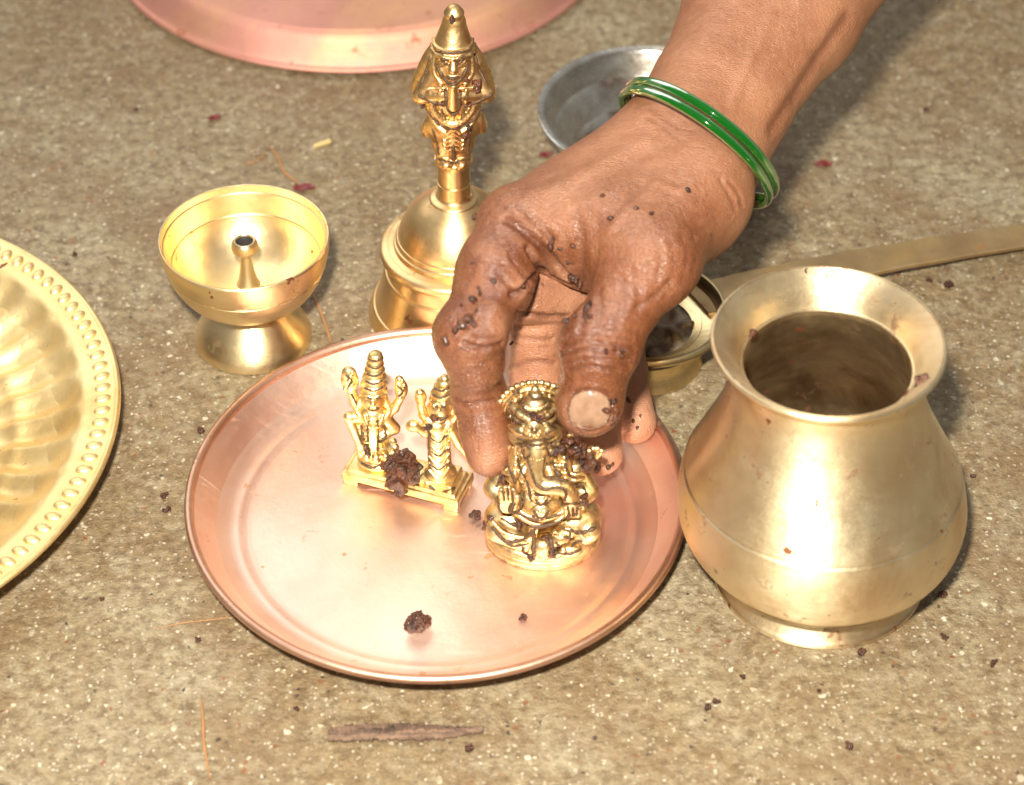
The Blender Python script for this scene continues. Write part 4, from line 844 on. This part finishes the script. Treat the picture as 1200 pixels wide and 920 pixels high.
# splinter of bark
bx0, bx1 = P(385, 861, 1.2), P(566, 856, 1.2); n_ = 60; V = []; Q = []; nm = 12
for i in range(n_+1):
    t = i/n_; p = bx0+(bx1-bx0)*t; hw = 2.7*(min(1, .72+t*3)*(1 if t < .62 else max(.28, 1-(t-.62)*2.1)))*(1+.10*math.sin(i*2.3)+.08*math.sin(i*.9+1)); ht = 1.1+.25*math.sin(i*1.1)
    dy = .5*math.sin(t*5)+(.8 if t > .75 else 0)*(t-.75)*4
    for j in range(nm):
        a = 2*math.pi*j/nm; jit = .18*math.sin(i*3.7+j*5.1)
        V.append((p[0]+.35*math.sin(j*2.1+i), p[1]+dy+hw*math.cos(a)+jit, max(.05, 1.2+ht*math.sin(a)+jit)))
for i in range(n_):
    for j in range(nm): Q.append((i*nm+j, i*nm+(j+1) % nm, (i+1)*nm+(j+1) % nm, (i+1)*nm+j))
Q += [tuple(range(nm-1, -1, -1)), tuple(range(n_*nm, n_*nm+nm))]
tag(link('bark_splinter', np_mesh('bark_splinter', np.array(V), Q, bx0, smooth=False), M['bark'], None, bx0), 'flat dark brown splinter of bark on the floor in front of the plate', 'splinter')
# syrup caught on the figurines
def syrup_recess_dark(par, org, spots, name='syrup_residue'):
    s_ = Sdf(1.1)
    for p, r_ in spots:
        for _ in range(6): s_.ell(p+rng.normal(0, r_*.6, 3), r_*(.3+.4*rng.random(3)))
    V, Q = s_.mesh(.2, 0); N = normals_v(V, Q); V = V+N*(vnoise(V, .8, 4)*.32+vnoise(V, .4, 5)*.15)[:, None]
    o = link(name, np_mesh(name, V, Q, org), M['lump'], par); o['kind'] = 'stuff'
syrup_recess_dark(el, ID, [(I(664, 522, -3.5), 2.2), (I(672, 532, -4), 2.4), (I(682, 530, -3.5), 2.2), (I(690, 540, -3), 2.0), (I(684, 548, -3.5), 1.7), (I(697, 545, -2), 1.8), (I(650, 528, -6.8), 1.1), (I(648, 632, -12.5), 1.6), (I(649, 644, -13), 1.5), (I(651, 650, -13), 1.0), (I(624, 488, -8.2), .9), (I(633, 489, -8.2), .9), (I(574, 606, -4), 1.2), (I(571, 618, -5), 1.1), (I(623, 652, -12.5), 1.0), (I(604, 492, -3), 1.0), (I(684, 588, -8.5), 1.2), (I(632, 577, -10.2), .9), (I(590, 563, -5), 1.0), (I(628, 604, -11), .7), (I(606, 615, -10.4), .8), (I(617, 641, -11), .9)])
syrup_recess_dark(be, BELL, [(B(556, 103, -5), 1.3), (B(561, 98, -4.4), 1.1), (B(546, 92, -5.6), .8), (B(551, 122, -5), .8), (B(519, 120, -6), .8), (B(546, 158, -5.2), .7), (B(550, 150, -5), .6), (B(530, 22, -4), .8), (B(496, 122, -1), .9)])
syrup_recess_dark(pr, PF, [(LA(428, 527, -3.5), 1.0), (LB(508, 488, -3.4), 1.0), (LB(500, 500, -2.8), .9), (LB(503, 575, -3), 1.0), (LB(520, 580, -4.5), .7), (LA(452, 558, -4), 1.1)])
syrup_recess_dark(pot, POT, [(P(1082, 448, 83), 1.6), (P(1076, 450, 83), 1.1), (P(944, 318, 85.6), .8), (P(881, 392, 82), 1.0), (P(896, 588, 45), .9)])

# recess shade and patina drawn as dark lines along the cast figures' grooves
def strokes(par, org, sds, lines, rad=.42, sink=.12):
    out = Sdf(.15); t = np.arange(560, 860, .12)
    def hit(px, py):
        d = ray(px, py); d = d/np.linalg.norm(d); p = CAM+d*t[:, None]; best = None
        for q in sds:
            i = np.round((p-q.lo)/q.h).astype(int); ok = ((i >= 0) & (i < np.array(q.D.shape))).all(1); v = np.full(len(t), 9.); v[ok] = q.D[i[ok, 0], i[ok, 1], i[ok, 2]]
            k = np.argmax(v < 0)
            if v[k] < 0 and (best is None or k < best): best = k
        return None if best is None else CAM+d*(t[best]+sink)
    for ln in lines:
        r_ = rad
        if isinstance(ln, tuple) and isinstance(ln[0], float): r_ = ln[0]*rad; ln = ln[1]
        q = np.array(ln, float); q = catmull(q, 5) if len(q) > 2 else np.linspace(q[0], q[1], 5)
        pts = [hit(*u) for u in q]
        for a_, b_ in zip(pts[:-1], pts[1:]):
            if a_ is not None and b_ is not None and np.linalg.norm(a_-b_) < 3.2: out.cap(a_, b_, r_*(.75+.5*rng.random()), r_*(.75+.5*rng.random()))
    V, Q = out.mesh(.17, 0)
    o = link('groove_shade_lines', np_mesh('groove_shade_lines', V, Q, org), M['syrup_recess_dark'], par); o['kind'] = 'stuff'
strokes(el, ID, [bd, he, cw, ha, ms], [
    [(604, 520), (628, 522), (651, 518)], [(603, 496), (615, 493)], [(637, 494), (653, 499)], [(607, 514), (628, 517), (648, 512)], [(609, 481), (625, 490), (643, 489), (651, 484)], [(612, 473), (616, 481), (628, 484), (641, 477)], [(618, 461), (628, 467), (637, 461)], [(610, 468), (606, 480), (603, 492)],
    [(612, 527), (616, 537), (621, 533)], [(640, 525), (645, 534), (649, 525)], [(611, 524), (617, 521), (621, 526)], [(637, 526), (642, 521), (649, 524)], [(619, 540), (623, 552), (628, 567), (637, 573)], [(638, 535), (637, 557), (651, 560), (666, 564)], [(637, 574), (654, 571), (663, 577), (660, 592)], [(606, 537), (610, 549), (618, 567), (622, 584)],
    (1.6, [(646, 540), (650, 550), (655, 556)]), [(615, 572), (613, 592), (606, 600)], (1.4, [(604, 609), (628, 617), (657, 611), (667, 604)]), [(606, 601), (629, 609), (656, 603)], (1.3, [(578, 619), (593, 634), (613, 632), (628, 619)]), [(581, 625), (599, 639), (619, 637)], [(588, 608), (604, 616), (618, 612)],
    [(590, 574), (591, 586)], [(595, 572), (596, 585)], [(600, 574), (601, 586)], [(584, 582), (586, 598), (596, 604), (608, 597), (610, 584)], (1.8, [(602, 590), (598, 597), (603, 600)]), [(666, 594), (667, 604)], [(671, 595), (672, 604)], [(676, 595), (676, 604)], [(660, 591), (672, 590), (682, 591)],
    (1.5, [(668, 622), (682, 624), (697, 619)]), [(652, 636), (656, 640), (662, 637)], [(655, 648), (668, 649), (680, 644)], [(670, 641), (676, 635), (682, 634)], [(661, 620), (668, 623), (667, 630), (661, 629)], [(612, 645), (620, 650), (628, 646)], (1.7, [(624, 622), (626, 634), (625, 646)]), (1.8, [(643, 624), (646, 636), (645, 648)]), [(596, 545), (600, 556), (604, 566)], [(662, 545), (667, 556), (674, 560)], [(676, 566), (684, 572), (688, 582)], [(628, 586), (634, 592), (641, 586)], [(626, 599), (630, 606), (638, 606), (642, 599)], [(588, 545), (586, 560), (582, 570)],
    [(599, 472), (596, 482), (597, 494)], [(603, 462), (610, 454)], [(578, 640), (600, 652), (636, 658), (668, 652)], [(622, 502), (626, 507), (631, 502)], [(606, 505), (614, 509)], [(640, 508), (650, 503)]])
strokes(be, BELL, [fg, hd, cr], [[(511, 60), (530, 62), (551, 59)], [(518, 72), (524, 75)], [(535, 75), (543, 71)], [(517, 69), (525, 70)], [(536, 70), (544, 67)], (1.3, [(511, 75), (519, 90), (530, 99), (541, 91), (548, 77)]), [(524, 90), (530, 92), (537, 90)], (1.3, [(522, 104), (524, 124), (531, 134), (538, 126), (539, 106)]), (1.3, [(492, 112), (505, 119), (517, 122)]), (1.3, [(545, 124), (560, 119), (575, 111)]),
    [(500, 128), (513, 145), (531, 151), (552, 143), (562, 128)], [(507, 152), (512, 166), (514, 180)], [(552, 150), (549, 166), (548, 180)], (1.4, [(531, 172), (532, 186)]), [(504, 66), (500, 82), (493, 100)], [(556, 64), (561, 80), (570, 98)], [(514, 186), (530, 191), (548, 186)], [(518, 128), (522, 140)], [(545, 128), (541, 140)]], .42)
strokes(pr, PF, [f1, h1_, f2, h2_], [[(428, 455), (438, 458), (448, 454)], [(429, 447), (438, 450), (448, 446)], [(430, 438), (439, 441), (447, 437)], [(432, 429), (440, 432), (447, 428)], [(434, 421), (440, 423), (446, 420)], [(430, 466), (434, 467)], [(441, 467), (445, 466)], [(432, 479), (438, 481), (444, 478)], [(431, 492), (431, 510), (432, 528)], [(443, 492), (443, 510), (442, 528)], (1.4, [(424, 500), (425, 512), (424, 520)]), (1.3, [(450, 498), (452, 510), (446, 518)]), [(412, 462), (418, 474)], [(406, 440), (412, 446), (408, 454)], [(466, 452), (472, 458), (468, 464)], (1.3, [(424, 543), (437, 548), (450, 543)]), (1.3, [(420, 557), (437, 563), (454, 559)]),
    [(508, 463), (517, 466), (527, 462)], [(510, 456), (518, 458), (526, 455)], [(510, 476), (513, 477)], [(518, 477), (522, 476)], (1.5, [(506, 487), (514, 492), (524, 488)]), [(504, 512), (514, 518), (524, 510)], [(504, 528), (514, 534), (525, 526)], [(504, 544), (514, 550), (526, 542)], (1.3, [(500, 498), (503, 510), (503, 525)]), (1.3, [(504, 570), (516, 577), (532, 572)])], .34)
